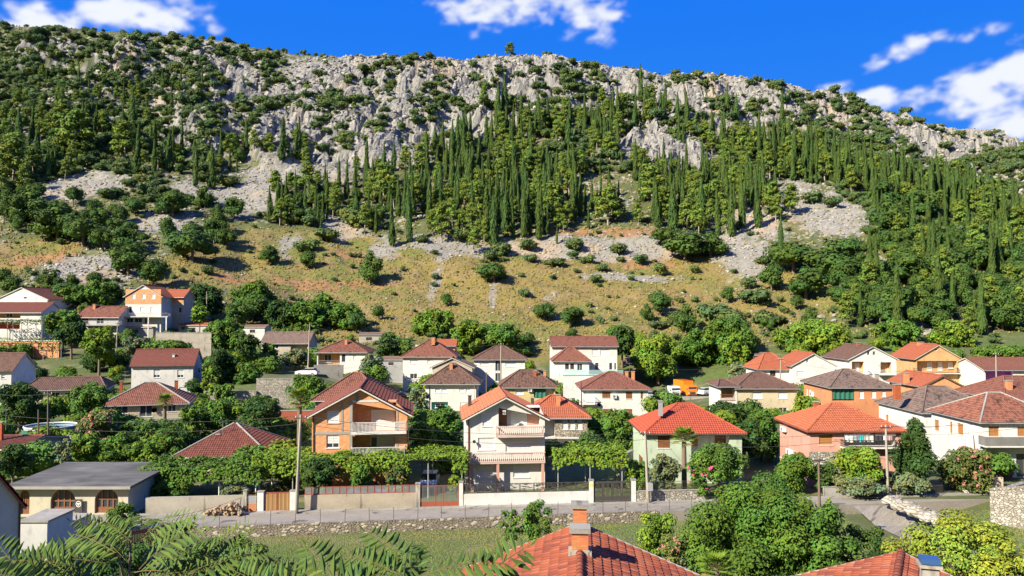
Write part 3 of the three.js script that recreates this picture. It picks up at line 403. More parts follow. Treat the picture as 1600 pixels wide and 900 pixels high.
function roofOn(parent, k, o) {    // k: { w, d, h, rise, type, rl, over, mat, ribs, gut }
  const { w, d, h, rise, type, over = .5, verge = .3, mat, ribs } = k, z0 = k.z0 || 0, x0 = k.x0 || 0, S = [], gut = [], caps = [];
  const T = (x, y, z) => V(x + x0, y, z + z0);
  if (type === 'gx') { const s = rise / (d / 2), y = h - over * s, a = w / 2 + verge; const L = [T(-a, y, over), T(a, y, over), T(-a, h + rise, -d / 2), T(a, h + rise, -d / 2), T(a, y, -d - over), T(-a, y, -d - over)]; S.push([L[0], L[1], L[2], L[3]], [L[4], L[5], L[3], L[2]]); gut.push([L[0], L[1]]); caps.push([L[2], L[3]]); }
  else if (type === 'gz') { const s = rise / (w / 2), y = h - over * s, a = w / 2 + over; const r0 = T(0, h + rise, verge), r1 = T(0, h + rise, -d - verge); S.push([T(-a, y, -d - verge), T(-a, y, verge), r1, r0], [T(a, y, verge), T(a, y, -d - verge), r0, r1]); gut.push([S[0][0], S[0][1]], [S[1][0], S[1][1]]); caps.push([r0, r1]); }
  else { // hip, with the ridge along x (or along z when type is 'hipz')
    const hz = type === 'hipz', rl = k.rl ?? Math.max(.2, Math.abs(w - d)), run = hz ? w / 2 : d / 2, y = h - over * rise / run, ax = w / 2 + over, c = [T(-ax, y, over), T(ax, y, over), T(ax, y, -d - over), T(-ax, y, -d - over)];
    const r0 = hz ? T(0, h + rise, -d / 2 + rl / 2) : T(-rl / 2, h + rise, -d / 2), r1 = hz ? T(0, h + rise, -d / 2 - rl / 2) : T(rl / 2, h + rise, -d / 2);
    if (hz) S.push([c[0], c[1], r0, r0], [c[1], c[2], r0, r1], [c[2], c[3], r1, r1], [c[3], c[0], r1, r0]); else S.push([c[0], c[1], r0, r1], [c[1], c[2], r1, r1], [c[2], c[3], r1, r0], [c[3], c[0], r0, r0]);
    for (let i = 0; i < 4; i++) gut.push([c[i], c[(i + 1) % 4]]);
    caps.push([r0, r1]); if (hz) caps.push([c[0], r0], [c[1], r0], [c[2], r1], [c[3], r1]); else caps.push([c[0], r0], [c[1], r1], [c[2], r1], [c[3], r0]);
  }
  const roof = mesh('roof', merge(S.map(s => slope(...s, ribs))), mat, parent);
  const D = V(0, -.14, 0), under = []; for (const [a, b, c, e] of S) { under.push([a, b, e, c].map(v => v.clone().add(D))); for (const [m, n] of [[a, b], [a, c], [b, e]]) if (m.distanceTo(n) > .1) under.push([m.clone(), n.clone(), n.clone().add(D), m.clone().add(D)]); }
  mesh('eaves', quadG(under), k.eave || M.eave, roof);
  mesh('ridge_cap', merge(caps.filter(([a, b]) => a.distanceTo(b) > .3).map(([a, b]) => { const u = V(0, .05, 0); return bar(a.clone().add(u), b.clone().add(u), ribs ? .12 : .13, 6); })), k.capMat || mat, roof);
  if (k.gut !== 0) mesh('gutter', merge(gut.map(([a, b]) => bar(a.clone().add(V(0, -.06, 0)), b.clone().add(V(0, -.06, 0)), .07, 6))), k.gut || M.zinc, roof);
  return roof;
}
function wallFace(pts, holes, t) {   // outline in metres with openings, thickness t, outer face at z = 0
  const s = new THREE.Shape(pts.map(([x, y]) => new THREE.Vector2(x, y)));
  for (const [a, b, c, d, arch] of holes) { const hpath = new THREE.Path(); hpath.moveTo(a, b); hpath.lineTo(c, b); if (arch) { hpath.lineTo(c, d - (c - a) / 2); hpath.absarc((a + c) / 2, d - (c - a) / 2, (c - a) / 2, 0, Math.PI, false); } else { hpath.lineTo(c, d); hpath.lineTo(a, d); } hpath.closePath(); s.holes.push(hpath); }
  const g = new THREE.ExtrudeGeometry(s, { depth: t, bevelEnabled: false, curveSegments: 10 }); g.translate(0, 0, -t); return g;
}
function windowIn(parent, M4, a, b, c, d, type) {   // frame, pane, sill and shutters in an opening
  const w = c - a, h = d - b, f = .07, put = g => g.applyMatrix4(M4), big = w > .5 && h > .5;
  const door = 'DWKV'.includes(type), fm = { b: M.brown, B: M.wood, D: M.brown, k: M.brown, K: M.brown, V: M.wood }[type] || M.frame;
  const fr = [box(a, b, -.14, a + f, d, -.07), box(c - f, b, -.14, c, d, -.07), box(a + f, d - f, -.14, c - f, d, -.07), box(a + f, b, -.14, c - f, b + f, -.07)];
  if (w > 1 && !'WD'.includes(type)) fr.push(box((a + c) / 2 - .035, b + f, -.135, (a + c) / 2 + .035, d - f, -.075));
  const win = mesh(door ? 'door' : 'window', put(merge(fr)), fm, parent);
  const slats = (x0, x1, y0, y1, z, step = .12) => { const l = []; for (let y = y0; y < y1 - .02; y += step) l.push(box(x0, y, z - .03, x1, Math.min(y1, y + step * .86), z)); return merge(l); };
  if ('wWB'.includes(type)) mesh('shutter', put(slats(a + f, c - f, b + f, d - f, -.085, .16)), type === 'B' ? M.wood : M.shutter, win);
  else if (type === 'h') { const m = lerp(b, d, .35); mesh('shutter', put(slats(a + f, c - f, m, d - f, -.085, .16)), M.shutter, win); mesh('pane', put(box(a + f, b + f, -.125, c - f, m, -.11)), M.glass, win); }
  else if (type === 'b') { const m = (a + c) / 2; mesh('shutter', put(slats(a + .02, m - .01, b, d, -.03)), M.brown, win); mesh('shutter', put(slats(m + .01, c - .02, b, d, -.03)), M.brown, win); }
  else if ('DV'.includes(type)) mesh('door_leaf', put(box(a + f, b + f, -.125, c - f, d - f, -.09)), type === 'D' ? M.brown : M.wood, win);
  else mesh('pane', put(box(a + f, b + f, -.125, c - f, d - f, -.11)), M.glass, win);
  if (big && !door) mesh('sill', put(box(a - .08, b - .07, -.1, c + .08, b - .002, .06)), M.frame, win);
  return win;
}
function railing(kind, x0, x1, z0, z1, y, h, mat) {   // along the front and both ends of a balcony
  const l = [], r2 = kind === 'bal' ? .055 : .016, step = kind === 'bal' ? .2 : .13, zi = Math.abs(z1 - z0) > .3;
  if (kind === 'glass') { l.push(box(x0, y + .05, z1 - .03, x1, y + h, z1)); }
  else if (kind === 'solid') { l.push(box(x0, y, z1 - .12, x1, y + h, z1)); if (zi) l.push(box(x0, y, z0, x0 + .12, y + h, z1 - .12), box(x1 - .12, y, z0, x1, y + h, z1 - .12)); }
  else {
    const th = kind === 'bal' ? .1 : .05, run = (ax, az, bx, bz) => { const L = Math.hypot(bx - ax, bz - az), n = Math.max(1, Math.round(L / step)); for (let k = 0; k <= n; k++) { const x = lerp(ax, bx, k / n), z = lerp(az, bz, k / n); if (kind === 'bal') { const g = new THREE.LatheGeometry([[.035, 0], [.06, .12], [.07, .3], [.04, .55], [.035, .8], [.05, 1]].map(([r, v]) => new THREE.Vector2(r, v * (h - .14))), 6); g.translate(x, y + .05, z); l.push(g); } else l.push(bar(V(x, y, z), V(x, y + h, z), r2, 4)); } l.push(box(Math.min(ax, bx) - th / 2, y + h - th, Math.min(az, bz) - th, Math.max(ax, bx) + th / 2, y + h, Math.max(az, bz) + th), box(Math.min(ax, bx) - th / 2, y + .02, Math.min(az, bz) - th * .8, Math.max(ax, bx) + th / 2, y + .02 + th, Math.max(az, bz) + th * .8)); };
    run(x0 + .05, z1 - .08, x1 - .05, z1 - .08); if (zi) { run(x0 + .05, z0, x0 + .05, z1 - .2); run(x1 - .05, z0, x1 - .05, z1 - .2); }
  }
  return merge(l);
}
function house(s) {
  // s: name label xl xr D ey ry d yaw type wall roof age ; faces' windows f l r ; recess ; balcony ; chimneys
  const yaw = (s.yaw || 0) * Math.PI / 180, c = Math.cos(yaw), sn = Math.sin(yaw), D = s.D, qm = ((s.xl + s.xr) / 2 - 800) / F, X = qm * D;
  const solve = px => { const q = (px - 800) / F; return (q * D - X) / (c - q * sn); };
  const w = solve(s.xr) - solve(s.xl), X2 = X + (solve(s.xr) + solve(s.xl)) / 2 * c, D2 = D + (solve(s.xr) + solve(s.xl)) / 2 * sn, d = s.d;
  const corners = [[-w / 2, 0], [w / 2, 0], [w / 2, -d], [-w / 2, -d]].map(([x, z]) => [X2 + x * c + z * sn, D2 + x * sn - z * c]);
  const y0 = s.by ? yAt(s.by, D) : Math.min(...corners.map(([x, dd]) => H(x, dd))) - .25;
  const o = thing(s.name || 'house', s.label, s.cat || 'house', V(X2, y0, -D2), yaw, s.group); o.updateMatrixWorld(true);
  const inv = o.matrixWorld.clone().invert();
  const ray = (px, py) => { const a = CAM.clone().applyMatrix4(inv), b = at(px, py, 50).applyMatrix4(inv).sub(a); return [a, b]; };
  const onZ = (px, py, z) => { const [a, b] = ray(px, py), t = (z - a.z) / b.z; return V(a.x + b.x * t, a.y + b.y * t, z); };
  const onX = (px, py, x) => { const [a, b] = ray(px, py), t = (x - a.x) / b.x; return V(x, a.y + b.y * t, a.z + b.z * t); };
  const exm = (s.xl + s.xr) / 2, h = onZ(exm, s.ey, 0).y, type = s.type || 'hip';
  const zr = type === 'gz' ? 0 : -d / 2, rise = s.rise ?? Math.max(.6, onZ(exm, s.ry, zr).y - h), t = .24;
  const wallMat = s.wall || M.white;
  // rectangles on a face, from the photograph's picture units to metres on the face
  const rect = (face, [a, b, cc, dd], z = 0) => { const xm = (a + cc) / 2, ym = (b + dd) / 2; if (face === 'f') return [onZ(a, ym, z).x, onZ(xm, dd, z).y, onZ(cc, ym, z).x, onZ(xm, b, z).y]; const x = face === 'l' ? -w / 2 : w / 2, k = face === 'l' ? 1 : -1; const p = onX(a, ym, x), q = onX(cc, ym, x), hi = onX(xm, b, x).y, lo = onX(xm, dd, x).y; return [Math.min(k * p.z, k * q.z), lo, Math.max(k * p.z, k * q.z), hi]; };
  const Mf = { f: new THREE.Matrix4(), l: new THREE.Matrix4().makeRotationY(-Math.PI / 2).setPosition(-w / 2, 0, 0), r: new THREE.Matrix4().makeRotationY(Math.PI / 2).setPosition(w / 2, 0, 0) };
  const holes = { f: [], l: [], r: [] }, wins = [];
  const add = (face, list) => (list || []).forEach(q => { const type = q[4] || 'w'; const R4 = rect(face, q); const lim = face === 'f' ? w / 2 - .12 : 1e9; if (face === 'f') { R4[0] = clamp(R4[0], -lim, lim); R4[2] = clamp(R4[2], -lim, lim); } R4[1] = Math.max(R4[1], .06); R4[3] = Math.max(R4[3], R4[1] + .2); if (face !== 'f') { const [m, n] = face === 'l' ? [-d + .1, -.1] : [.1, d - .1]; R4[0] = clamp(R4[0], m, n); R4[2] = clamp(R4[2], m, n); } if (R4[2] - R4[0] < .1) return; holes[face].push(R4); wins.push([face, R4, type]); });
  add('f', s.f); add('l', s.l); add('r', s.r);
  const recs = (s.recess || []).map(q => { const r4 = rect('f', q.at); r4[0] = Math.max(r4[0], -w / 2 + .14); r4[2] = Math.min(r4[2], w / 2 - .14); r4[1] = Math.max(r4[1], .05); r4[3] = Math.min(r4[3], (type === 'gz' ? h + rise : h) - .15); holes.f.push(q.arch ? [...r4, 1] : r4); return [q, r4]; });
  const top = type === 'gz' ? [[w / 2, h], [0, h + rise - .02], [-w / 2, h]] : [[w / 2, h], [-w / 2, h]];
  mesh('wall', wallFace([[-w / 2, 0], [w / 2, 0], ...top], holes.f, t), s.front || wallMat, o);
  const side = (face) => { const a = face === 'l' ? -d + t : t, b = face === 'l' ? -t : d - t, gx = type === 'gx' ? [[(a + b) / 2, h + rise - .05]] : []; const g = wallFace([[a, 0], [b, 0], [b, h], ...gx, [a, h]], holes[face], t); g.applyMatrix4(Mf[face]); mesh('wall', g, (face === 'l' ? s.left : s.right) || wallMat, o); };
  side('l'); side('r');
  const back = wallFace([[-w / 2, 0], [w / 2, 0], ...top], [], t); back.translate(0, 0, -d + t); mesh('wall', back, wallMat, o);
  for (const [face, q, ty] of wins) windowIn(o, Mf[face], ...q, ty);
  if (s.band) for (const [x0, y0b, x1, y1, m] of s.band) { const q = rect('f', [x0, y0b, x1, y1]); mesh('wall_band', box(q[0], q[1], .004, q[2], q[3], .035), m, o); }
  for (const [q, r4] of recs) {
    const dp = q.depth || 1.3, m = q.mat || wallMat, [a, b, cc, dd] = r4, rec = mesh('loggia', merge([box(a - .1, b - .1, -dp - .1, cc + .1, dd + .1, -dp), box(a - .1, b - .1, -dp, a, dd, -t), box(cc, b - .1, -dp, cc + .1, dd, -t), box(a, b - .12, -dp, cc, b, -t), box(a, dd, -dp, cc, dd + .1, -t)]), m, o);
    const M4 = new THREE.Matrix4().setPosition(0, 0, -dp + .15);
    for (const i of q.inner || []) { const R4 = rect('f', i, -dp); windowIn(rec, M4, Math.max(R4[0], a + .03), Math.max(R4[1], b + .03), Math.min(R4[2], cc - .03), Math.min(R4[3], dd - .03), i[4] || 'w'); }
    if (q.panel) for (const i of q.panel) { const R4 = rect('f', i, -dp); mesh('wall_panel', box(Math.max(R4[0], a), Math.max(R4[1], b), -dp, Math.min(R4[2], cc), Math.min(R4[3], dd), -dp + .06), i[4], rec); }
    if (q.rail) { const R4 = rect('f', q.rail, 0); mesh('railing', railing(q.kind || 'bars', R4[0], R4[2], .02, .1, R4[1], R4[3] - R4[1], q.railMat || M.frame), q.railMat || M.frame, rec); }
    if (q.curtain) { const R4 = rect('f', q.curtain, 0), g = new THREE.PlaneGeometry(R4[2] - R4[0], R4[3] - R4[1], 40, 2), p = g.attributes.position; for (let k = 0; k < p.count; k++) p.setZ(k, .06 * Math.sin(p.getX(k) * 9) - .12); g.translate((R4[0] + R4[2]) / 2, (R4[1] + R4[3]) / 2, 0); g.computeVertexNormals(); mesh('curtain', g, M.green, rec); }
  }
  for (const q of s.balcony || []) { // { at: [x0, yTop, x1, ySlab], out, kind, mat }
    const out = q.out || 1.2, R4 = rect('f', q.at, out), m = mesh('balcony', box(R4[0], R4[1] - .16, .003, R4[2], R4[1], out), q.slab || M.white, o);
    mesh('railing', railing(q.kind || 'bars', R4[0], R4[2], .02, out, R4[1], R4[3] - R4[1]), q.mat || M.frame, m);
    for (const cx of q.posts || []) { const x = onZ(cx, q.at[3], out - .15).x; mesh('column', box(x - .13, 0, out - .3, x + .13, R4[1] - .16, out - .04), q.postMat || wallMat, m); }
  }
  const roof = s.type === 'none' ? null : roofOn(o, { w, d, h, rise, type, rl: s.rl, over: s.over, verge: s.verge, mat: roofMat(s.roof || RF.old, s.age ?? 1, D > 92), ribs: D <= 92, eave: s.eave, capMat: s.cap, gut: s.gut });
  for (const q of s.chim || []) { // [px, yTop, width px, depth fraction, metres tall, material]
    const z = -d * (q[3] ?? .35), p = onZ(q[0], q[1], z), cw = Math.max(.35, q[2] * D / F) / 2, hh = q[4] || 1.6, m = q[5] || M.brick;
    const ch = mesh('chimney', box(p.x - cw, p.y - hh, z - cw, p.x + cw, p.y - .08, z + cw), m, roof || o); mesh('chimney_cap', box(p.x - cw - .07, p.y - .08, z - cw - .07, p.x + cw + .07, p.y, z + cw + .07), M.conc, ch);
  }
  if (s.chim && D < 135 && roof) { const q = s.chim[0], p = onZ(q[0], q[1], -d * (q[3] ?? .35)), a = p.clone().add(V(.5, -.9, 0)), b = a.clone().add(V(0, 2.3, 0)), l = [bar(a, b, .022, 5), bar(b.clone().add(V(-.45, -.1, .1)), b.clone().add(V(.45, -.1, -.1)), .014, 4)]; for (let k = -3; k <= 3; k++) l.push(bar(b.clone().add(V(k * .13 - .02, -.1, -.25 - k * .03)), b.clone().add(V(k * .13 + .02, -.1, .25 - k * .03)), .01, 4)); mesh('antenna', merge(l), M.metal, roof); }
  for (const q of s.ac || []) { const R4 = rect(q[4] || 'f', q); const g = box(R4[0], R4[1], .08, R4[2], R4[3], .38); g.applyMatrix4(Mf[q[4] || 'f']); const a = mesh('air_conditioner', g, M.frame, o); const f = new THREE.CylinderGeometry((R4[3] - R4[1]) * .38, (R4[3] - R4[1]) * .38, .02, 14); f.rotateX(Math.PI / 2); f.translate(lerp(R4[0], R4[2], .38), (R4[1] + R4[3]) / 2, .391); f.applyMatrix4(Mf[q[4] || 'f']); mesh('fan_grille', f, M.concD, a); }
  for (const q of s.dish || []) { const p = onZ(q[0], q[1], .3), r = q[2] * D / F / 2, g = new THREE.SphereGeometry(r * 1.6, 14, 5, 0, 6.283, 0, .68); g.rotateX(Math.PI / 2 + .35); g.scale(1, 1, -1); g.translate(p.x, p.y, .3 + r * 1.1); const k = mesh('satellite_dish', g, q[3] || M.concD, o); mesh('bracket', bar(V(p.x, p.y - .1, 0), V(p.x, p.y, .35), .03), M.metal, k); }
  if (s.pipe) for (const px of s.pipe) { const p = onZ(px, s.ey, .08); mesh('downpipe', bar(V(p.x, 0, .08), V(p.x, h - .1, .08), .05, 6), s.pipeMat || M.zinc, o); }
  FOOT.push([X2 - d / 2 * sn, D2 + d / 2 * c, Math.hypot(w, d) / 2, w, d]);
  return { o, w, d, h, rise, y0, onZ, onX, rect, D: D2 };
}
// ---------------------------------------------------------------- the houses, front row first
const HS = {};
const hs = (k, o) => HS[k] = house(o);
hs('brick', { label: 'two-storey house of bare orange blocks with two white railed balconies', xl: 489, xr: 638, D: 78, ey: 646, ry: 606, d: 9.5, yaw: 7, type: 'gz', front: M.block, wall: M.block, roof: RF.deep, age: 1, eave: M.white, over: .45, verge: .55,
  f: [[511, 642, 530, 661, 'w'], [510, 680, 530, 700, 'h']], pipe: [490, 637], pipeMat: M.iron,
  recess: [{ at: [551, 629, 619, 676], depth: 1.5, mat: M.block, inner: [[580, 640, 617, 674, 'W']], rail: [551, 660, 634, 675], kind: 'bars' }, { at: [550, 681, 617, 714], depth: 1.5, mat: M.block, inner: [[579, 682, 590, 712, 'g'], [590, 681, 616, 712, 'W']] }],
  band: [[489, 675, 546, 679, M.conc], [533, 632, 536, 675, M.conc], [546, 628, 550.5, 714, M.conc], [619.4, 636, 622, 714, M.conc], [556, 608, 560, 628, M.conc], [551, 625, 592, 628.5, M.white]],
  balcony: [{ at: [549, 660, 635, 676], out: .9, kind: 'bars' }, { at: [548, 699, 633, 714], out: .9, kind: 'bars' }] });
hs('gable', { label: 'tall three-storey white house with pink baluster balconies on two floors', xl: 729, xr: 851, D: 79, ey: 652, ry: 620, d: 9.5, yaw: 5, type: 'gz', wall: M.white, roof: RF.salmon, age: 0, eave: M.white, over: .4, verge: .6, pipe: [732], pipeMat: M.brown,
  f: [[754, 645, 768, 666, 'w'], [747, 684, 773, 703, 'w'], [790, 690, 830, 707, 'w'], [747, 729, 770, 746, 'w'], [802, 728, 827, 746, 'w']], dish: [[741, 689, 5, M.concD]],
  recess: [{ at: [779, 637, 844, 667], depth: 1.2, mat: M.white, inner: [[779, 638, 792, 667, 'D'], [798, 643, 823, 667, 'W']], panel: [[823, 637, 844, 667, M.pink]] }],
  balcony: [{ at: [775, 666, 850, 681], out: .85, kind: 'bal', mat: paint([.56, .44, .39]), slab: paint([.56, .44, .39]) }, { at: [735, 707, 852, 722], out: .85, kind: 'bal', mat: paint([.56, .44, .39]), slab: paint([.56, .44, .39]), posts: [738, 778, 848], postMat: M.pink }], chim: [[734, 617, 4, .7, 2.6, M.iron]], ac: [[785.5, 641, 790, 647]] });
hs('mint', { label: 'pale mint house with plain bright red hipped roof and brown shutters', xl: 1009, xr: 1157, D: 82, ey: 674, ry: 631, d: 9, type: 'hip', rl: 1.6, wall: M.mint, roof: RF.red, age: 0, eave: M.mint, over: .45, gut: M.iron,
  f: [[1028, 681, 1047, 700, 'b']], l: [[984, 702, 988, 717, 'b'], [998, 712, 1004, 728, 'b']], recess: [{ at: [1080, 678, 1140, 716], depth: 1.5, mat: M.white, inner: [[1081, 681, 1090, 697, 'V'], [1117, 681, 1134, 696, 'b']] }], chim: [[1032, 626, 6, .2, 1.6, M.zinc]] });
hs('pink', { label: 'pink house with orange tiled hip roof and washing on its balcony', xl: 1263, xr: 1405, D: 80, ey: 670, ry: 631, d: 9, type: 'hip', rl: 1.2, wall: M.pink, roof: RF.orange, age: 0, eave: M.rust, over: .45, gut: M.rust,
  f: [[1280, 678, 1301, 695, 'B'], [1282, 710, 1301, 724, 'B']], l: [[1215, 698, 1225, 714, 'b'], [1229, 701, 1238, 719, 'b'], [1248, 707, 1256, 725, 'b']], ac: [[1224, 667, 1230, 674, 'l'], [1233, 702, 1241, 710, 'l']],
  band: [[1264, 706, 1318, 745, M.stoneW]], recess: [{ at: [1319, 674, 1400, 698], depth: 1.7, mat: M.white, inner: [[1322, 678, 1334, 697, 'g'], [1360, 678, 1379, 697, 'k']] }], balcony: [{ at: [1318, 688, 1402, 699], out: .8, kind: 'bars', mat: M.iron, slab: M.white }], chim: [[1275, 627, 8, .8, 1.4]] });
hs('corner', { label: 'white house with weathered red roof, flower boxes on balcony and brown garage', xl: 1530, xr: 1660, D: 84, ey: 657, ry: 614, d: 10, type: 'hip', rl: 1.5, wall: M.white, roof: RF.old, age: 2, cap: M.conc, eave: M.white, over: .4,
  l: [[1460, 656, 1467, 673, 'B'], [1484, 659, 1488, 677, 'B'], [1496, 662, 1505, 679, 'B'], [1500, 702, 1506, 708, 'k']], f: [[1545, 666, 1561, 682, 'B'], [1590, 667, 1612, 682, 'B'], [1548, 718, 1582, 749, 'D'], [1588, 709, 1612, 745, 'k']],
  balcony: [{ at: [1540, 683, 1660, 697], out: 1.3, kind: 'solid', mat: M.concD, slab: M.white }] });
hs('arch', { name: 'workshop', cat: 'workshop', label: 'low cream workshop with glazed brown arches under flat grey concrete roof', xl: 28, xr: 205, D: 69, ey: 761, rise: .2, d: 8, type: 'none', wall: paint([.50, .46, .35]),
  recess: [{ at: [79, 764, 118, 802], arch: 1, depth: .5, mat: M.brown }, { at: [148, 762, 185, 802], arch: 1, depth: .5, mat: M.brown }, { at: [30, 766, 46, 804], arch: 1, depth: .5, mat: M.brown }] });
hs('hipleft', { label: 'low house with weathered dark red pyramid roof behind the vine arbour', xl: 280, xr: 421, D: 85, ey: 709, ry: 662, d: 9.5, yaw: 4, type: 'hip', rl: .3, wall: M.cream, roof: RF.deep, age: 1, cap: M.conc, over: .5, f: [[300, 716, 320, 730, 'b']], chim: [[341, 678, 6, .3, 1.6]], gut: M.frame });
hs('lilac', { label: 'house with faded red pyramid roof close behind the orange block house', xl: 494, xr: 600, D: 97, ey: 622, ry: 583, d: 9.5, type: 'hip', rl: 1, wall: M.lilac, roof: RF.old, age: 1, over: .5, f: [[508, 628, 520, 640, 'g']] });
hs('stone', { label: 'tan stone-faced house with orange tiled hip roof behind the white gabled house', xl: 822, xr: 917, D: 98, ey: 650, ry: 618, d: 9, type: 'hip', rl: 1, wall: M.white, front: M.stone, roof: RF.orange, age: 0, over: .5,
  f: [[879, 656, 887, 671, 'w'], [890, 656, 898, 671, 'w'], [902, 656, 910, 671, 'w']], recess: [{ at: [850, 652, 867, 683], depth: 1.5, mat: M.white }, { at: [850, 686, 912, 706], depth: 2.2, mat: M.white }], chim: [[872, 616, 6, .25, 1.8, M.orange], [832, 621, 5, .4, 1.6, M.iron]], band: [[850, 683, 918, 685.5, M.white]] });
hs('brownR', { label: 'white house under a mottled grey-brown hip roof behind the tall dark tree', xl: 1440, xr: 1560, D: 99, ey: 643, ry: 604, d: 12, type: 'hip', rl: 2.5, wall: M.white, roof: RF.grey, age: 2, over: .4, l: [[1366, 645, 1369, 651, 'g'], [1384, 648, 1388, 659, 'B'], [1424, 651, 1431, 661, 'g']], chim: [[1401, 600, 9, .3, 2.0]] });
hs('redR', { label: 'house showing only its mottled red hip roof behind the corner house', xl: 1570, xr: 1680, D: 108, ey: 622, ry: 588, d: 12, type: 'hip', rl: 3, wall: M.white, roof: RF.old, age: 1, chim: [[1576, 594, 8, .2, 1.8, M.orange], [1593, 586, 5, .5, 1.6]] });
hs('orangeR', { label: 'orange-painted house with mottled brown hip roof and green balcony curtain', xl: 1297, xr: 1392, D: 117, ey: 604, ry: 577, d: 11, type: 'hip', rl: 1, wall: M.orange, roof: RF.grey, age: 2, over: .4, f: [[1343, 610, 1350, 623, 'w'], [1362, 610, 1369, 622, 'w'], [1378, 610, 1384, 620, 'w']], l: [[1260, 607, 1262, 618, 'w'], [1264, 608, 1267, 619, 'w']], ac: [[1268, 612, 1273, 619, 'l']], recess: [{ at: [1299, 606, 1335, 626], depth: 1.4, mat: M.orange, curtain: [1299, 605, 1335, 624] }], chim: [[1370, 584, 5, .3, 1.9, M.conc]] });
hs('blockR', { label: 'bare orange block house with gable end and orange roof among mottled roofs', xl: 1441, xr: 1500, D: 122, ey: 602, ry: 587, d: 11, type: 'gz', wall: M.block, roof: RF.orange, age: 0, eave: M.eaveD, chim: [[1416, 582, 7, .45, 2, M.orange]] });
hs('cream', { label: 'cream two-storey house with faded hip roof above the parking area', xl: 1151, xr: 1243, D: 124, ey: 605, ry: 582, d: 10, type: 'hip', rl: 1.5, wall: M.cream, roof: RF.brown, age: 1, over: .5, f: [[1176, 611, 1191, 623, 'w'], [1216, 612, 1230, 623, 'w'], [1177, 637, 1192, 652, 'g'], [1217, 637, 1230, 652, 'g']] });
hs('porch', { name: 'porch', cat: 'porch', label: 'open porch with small hip roof on the side of the cream house', xl: 1124, xr: 1150, D: 124, ey: 603, ry: 593, d: 7, type: 'hip', rl: 1, wall: M.white, roof: RF.brown, age: 1, recess: [{ at: [1125, 605, 1149, 622], depth: 2.5, mat: M.beige, rail: [1125, 616, 1149, 626], railMat: M.brown }] });
hs('brownwin', { label: 'plain white house with brown shutters and reddish hip roof beside parked trucks', xl: 911, xr: 1012, D: 128, ey: 606, ry: 581, d: 9.5, type: 'hip', rl: 1, wall: M.white, roof: RF.old, age: 1, over: .5, f: [[941, 612, 954, 622, 'b'], [978, 612, 988, 623, 'b'], [1001, 612, 1004.5, 623, 'b'], [941, 639, 954, 646, 'b'], [975, 639, 988, 646, 'b']], ac: [[957, 616, 963, 622]], dish: [[936, 631, 6]], chim: [[979, 580, 5, .75, 2, M.orange], [989, 580, 5, .75, 2, M.orange]], balcony: [{ at: [906, 620, 930, 631], out: 1, kind: 'bars' }] });
hs('yellow', { label: 'yellow house with dark mottled hip roof and green balcony curtain', xl: 783, xr: 867, D: 130, ey: 603, ry: 578, d: 9, type: 'hip', rl: 2.6, wall: M.yellow, roof: RF.brown, age: 2, f: [[806, 608, 818, 617, 'w']], ac: [[825, 607, 831, 612]], recess: [{ at: [834, 604, 866, 622], depth: 1.2, mat: M.white, curtain: [834, 604, 853, 621] }], chim: [[836, 579, 4, .3, 1.5], [851, 579, 4, .3, 1.5, M.orange]] });
hs('twinwin', { label: 'square white house with mottled hip roof and pale green ground floor box', xl: 665, xr: 745, D: 138, ey: 596, ry: 568, d: 9, type: 'hip', rl: .6, wall: M.white, roof: RF.brown, age: 2, over: .7, f: [[680, 602, 688, 614, 'w'], [690, 602, 698, 614, 'w'], [718, 602, 726, 613, 'w'], [728, 602, 735, 613, 'w'], [719, 629, 735, 640, 'w']], recess: [{ at: [674, 628, 700, 641], depth: .6, mat: M.teal, inner: [[680, 630, 696, 637, 'g']] }], pipe: [671, 744], pipeMat: M.iron, chim: [[705, 566, 5, .35, 1.6, M.orange]] });
hs('shed1', { name: 'shed', cat: 'shed', label: 'grey wall of a half-built house with sloping top beside square white house', xl: 676, xr: 738, D: 149, ey: 573, ry: 559, d: 7, type: 'gz', wall: M.beige, right: M.grey, roof: RF.grey, age: 0 });
hs('terrace', { label: 'white house with dark red pyramid roof and side terrace on posts', xl: 630, xr: 710, D: 152, ey: 555, ry: 531, d: 9, type: 'hip', rl: .5, wall: M.white, roof: RF.old, age: 1, over: .5, f: [[641, 560, 653, 568, 'w'], [668, 560, 673, 568, 'w'], [641, 584, 652, 592, 'g']], chim: [[677, 527, 5, .3, 1.5, M.orange]] });
hs('orangebox', { name: 'outbuilding', cat: 'outbuilding', label: 'small orange block outbuilding with flat tiled roof behind dark red pyramid roof', xl: 684, xr: 711, D: 166, ey: 539, ry: 531, d: 5, type: 'gx', wall: M.block, roof: RF.orange, age: 0 });
hs('threefl', { label: 'white three-level house with brown hip roof and stacked side balconies', xl: 741, xr: 820, D: 157, ey: 560, ry: 541, d: 9, type: 'hip', rl: 2, wall: M.white, roof: RF.brown, age: 1, f: [[750, 565, 764, 572, 'w'], [750, 585, 764, 594, 'w'], [774, 563, 782, 580, 'g'], [774, 583, 782, 596, 'g'], [790, 565, 806, 573, 'w']] });
hs('glassrail', { label: 'large white house with long red roof and glass balcony railing', xl: 862, xr: 964, D: 168, ey: 540, ry: 526, d: 9, type: 'gx', wall: M.white, roof: RF.old, age: 1, f: [[925, 546, 935, 556, 'w'], [938, 545, 952, 555, 'w'], [952, 567, 957, 578, 'g'], [960, 567, 963, 578, 'g'], [930, 567, 935, 578, 'k']] });
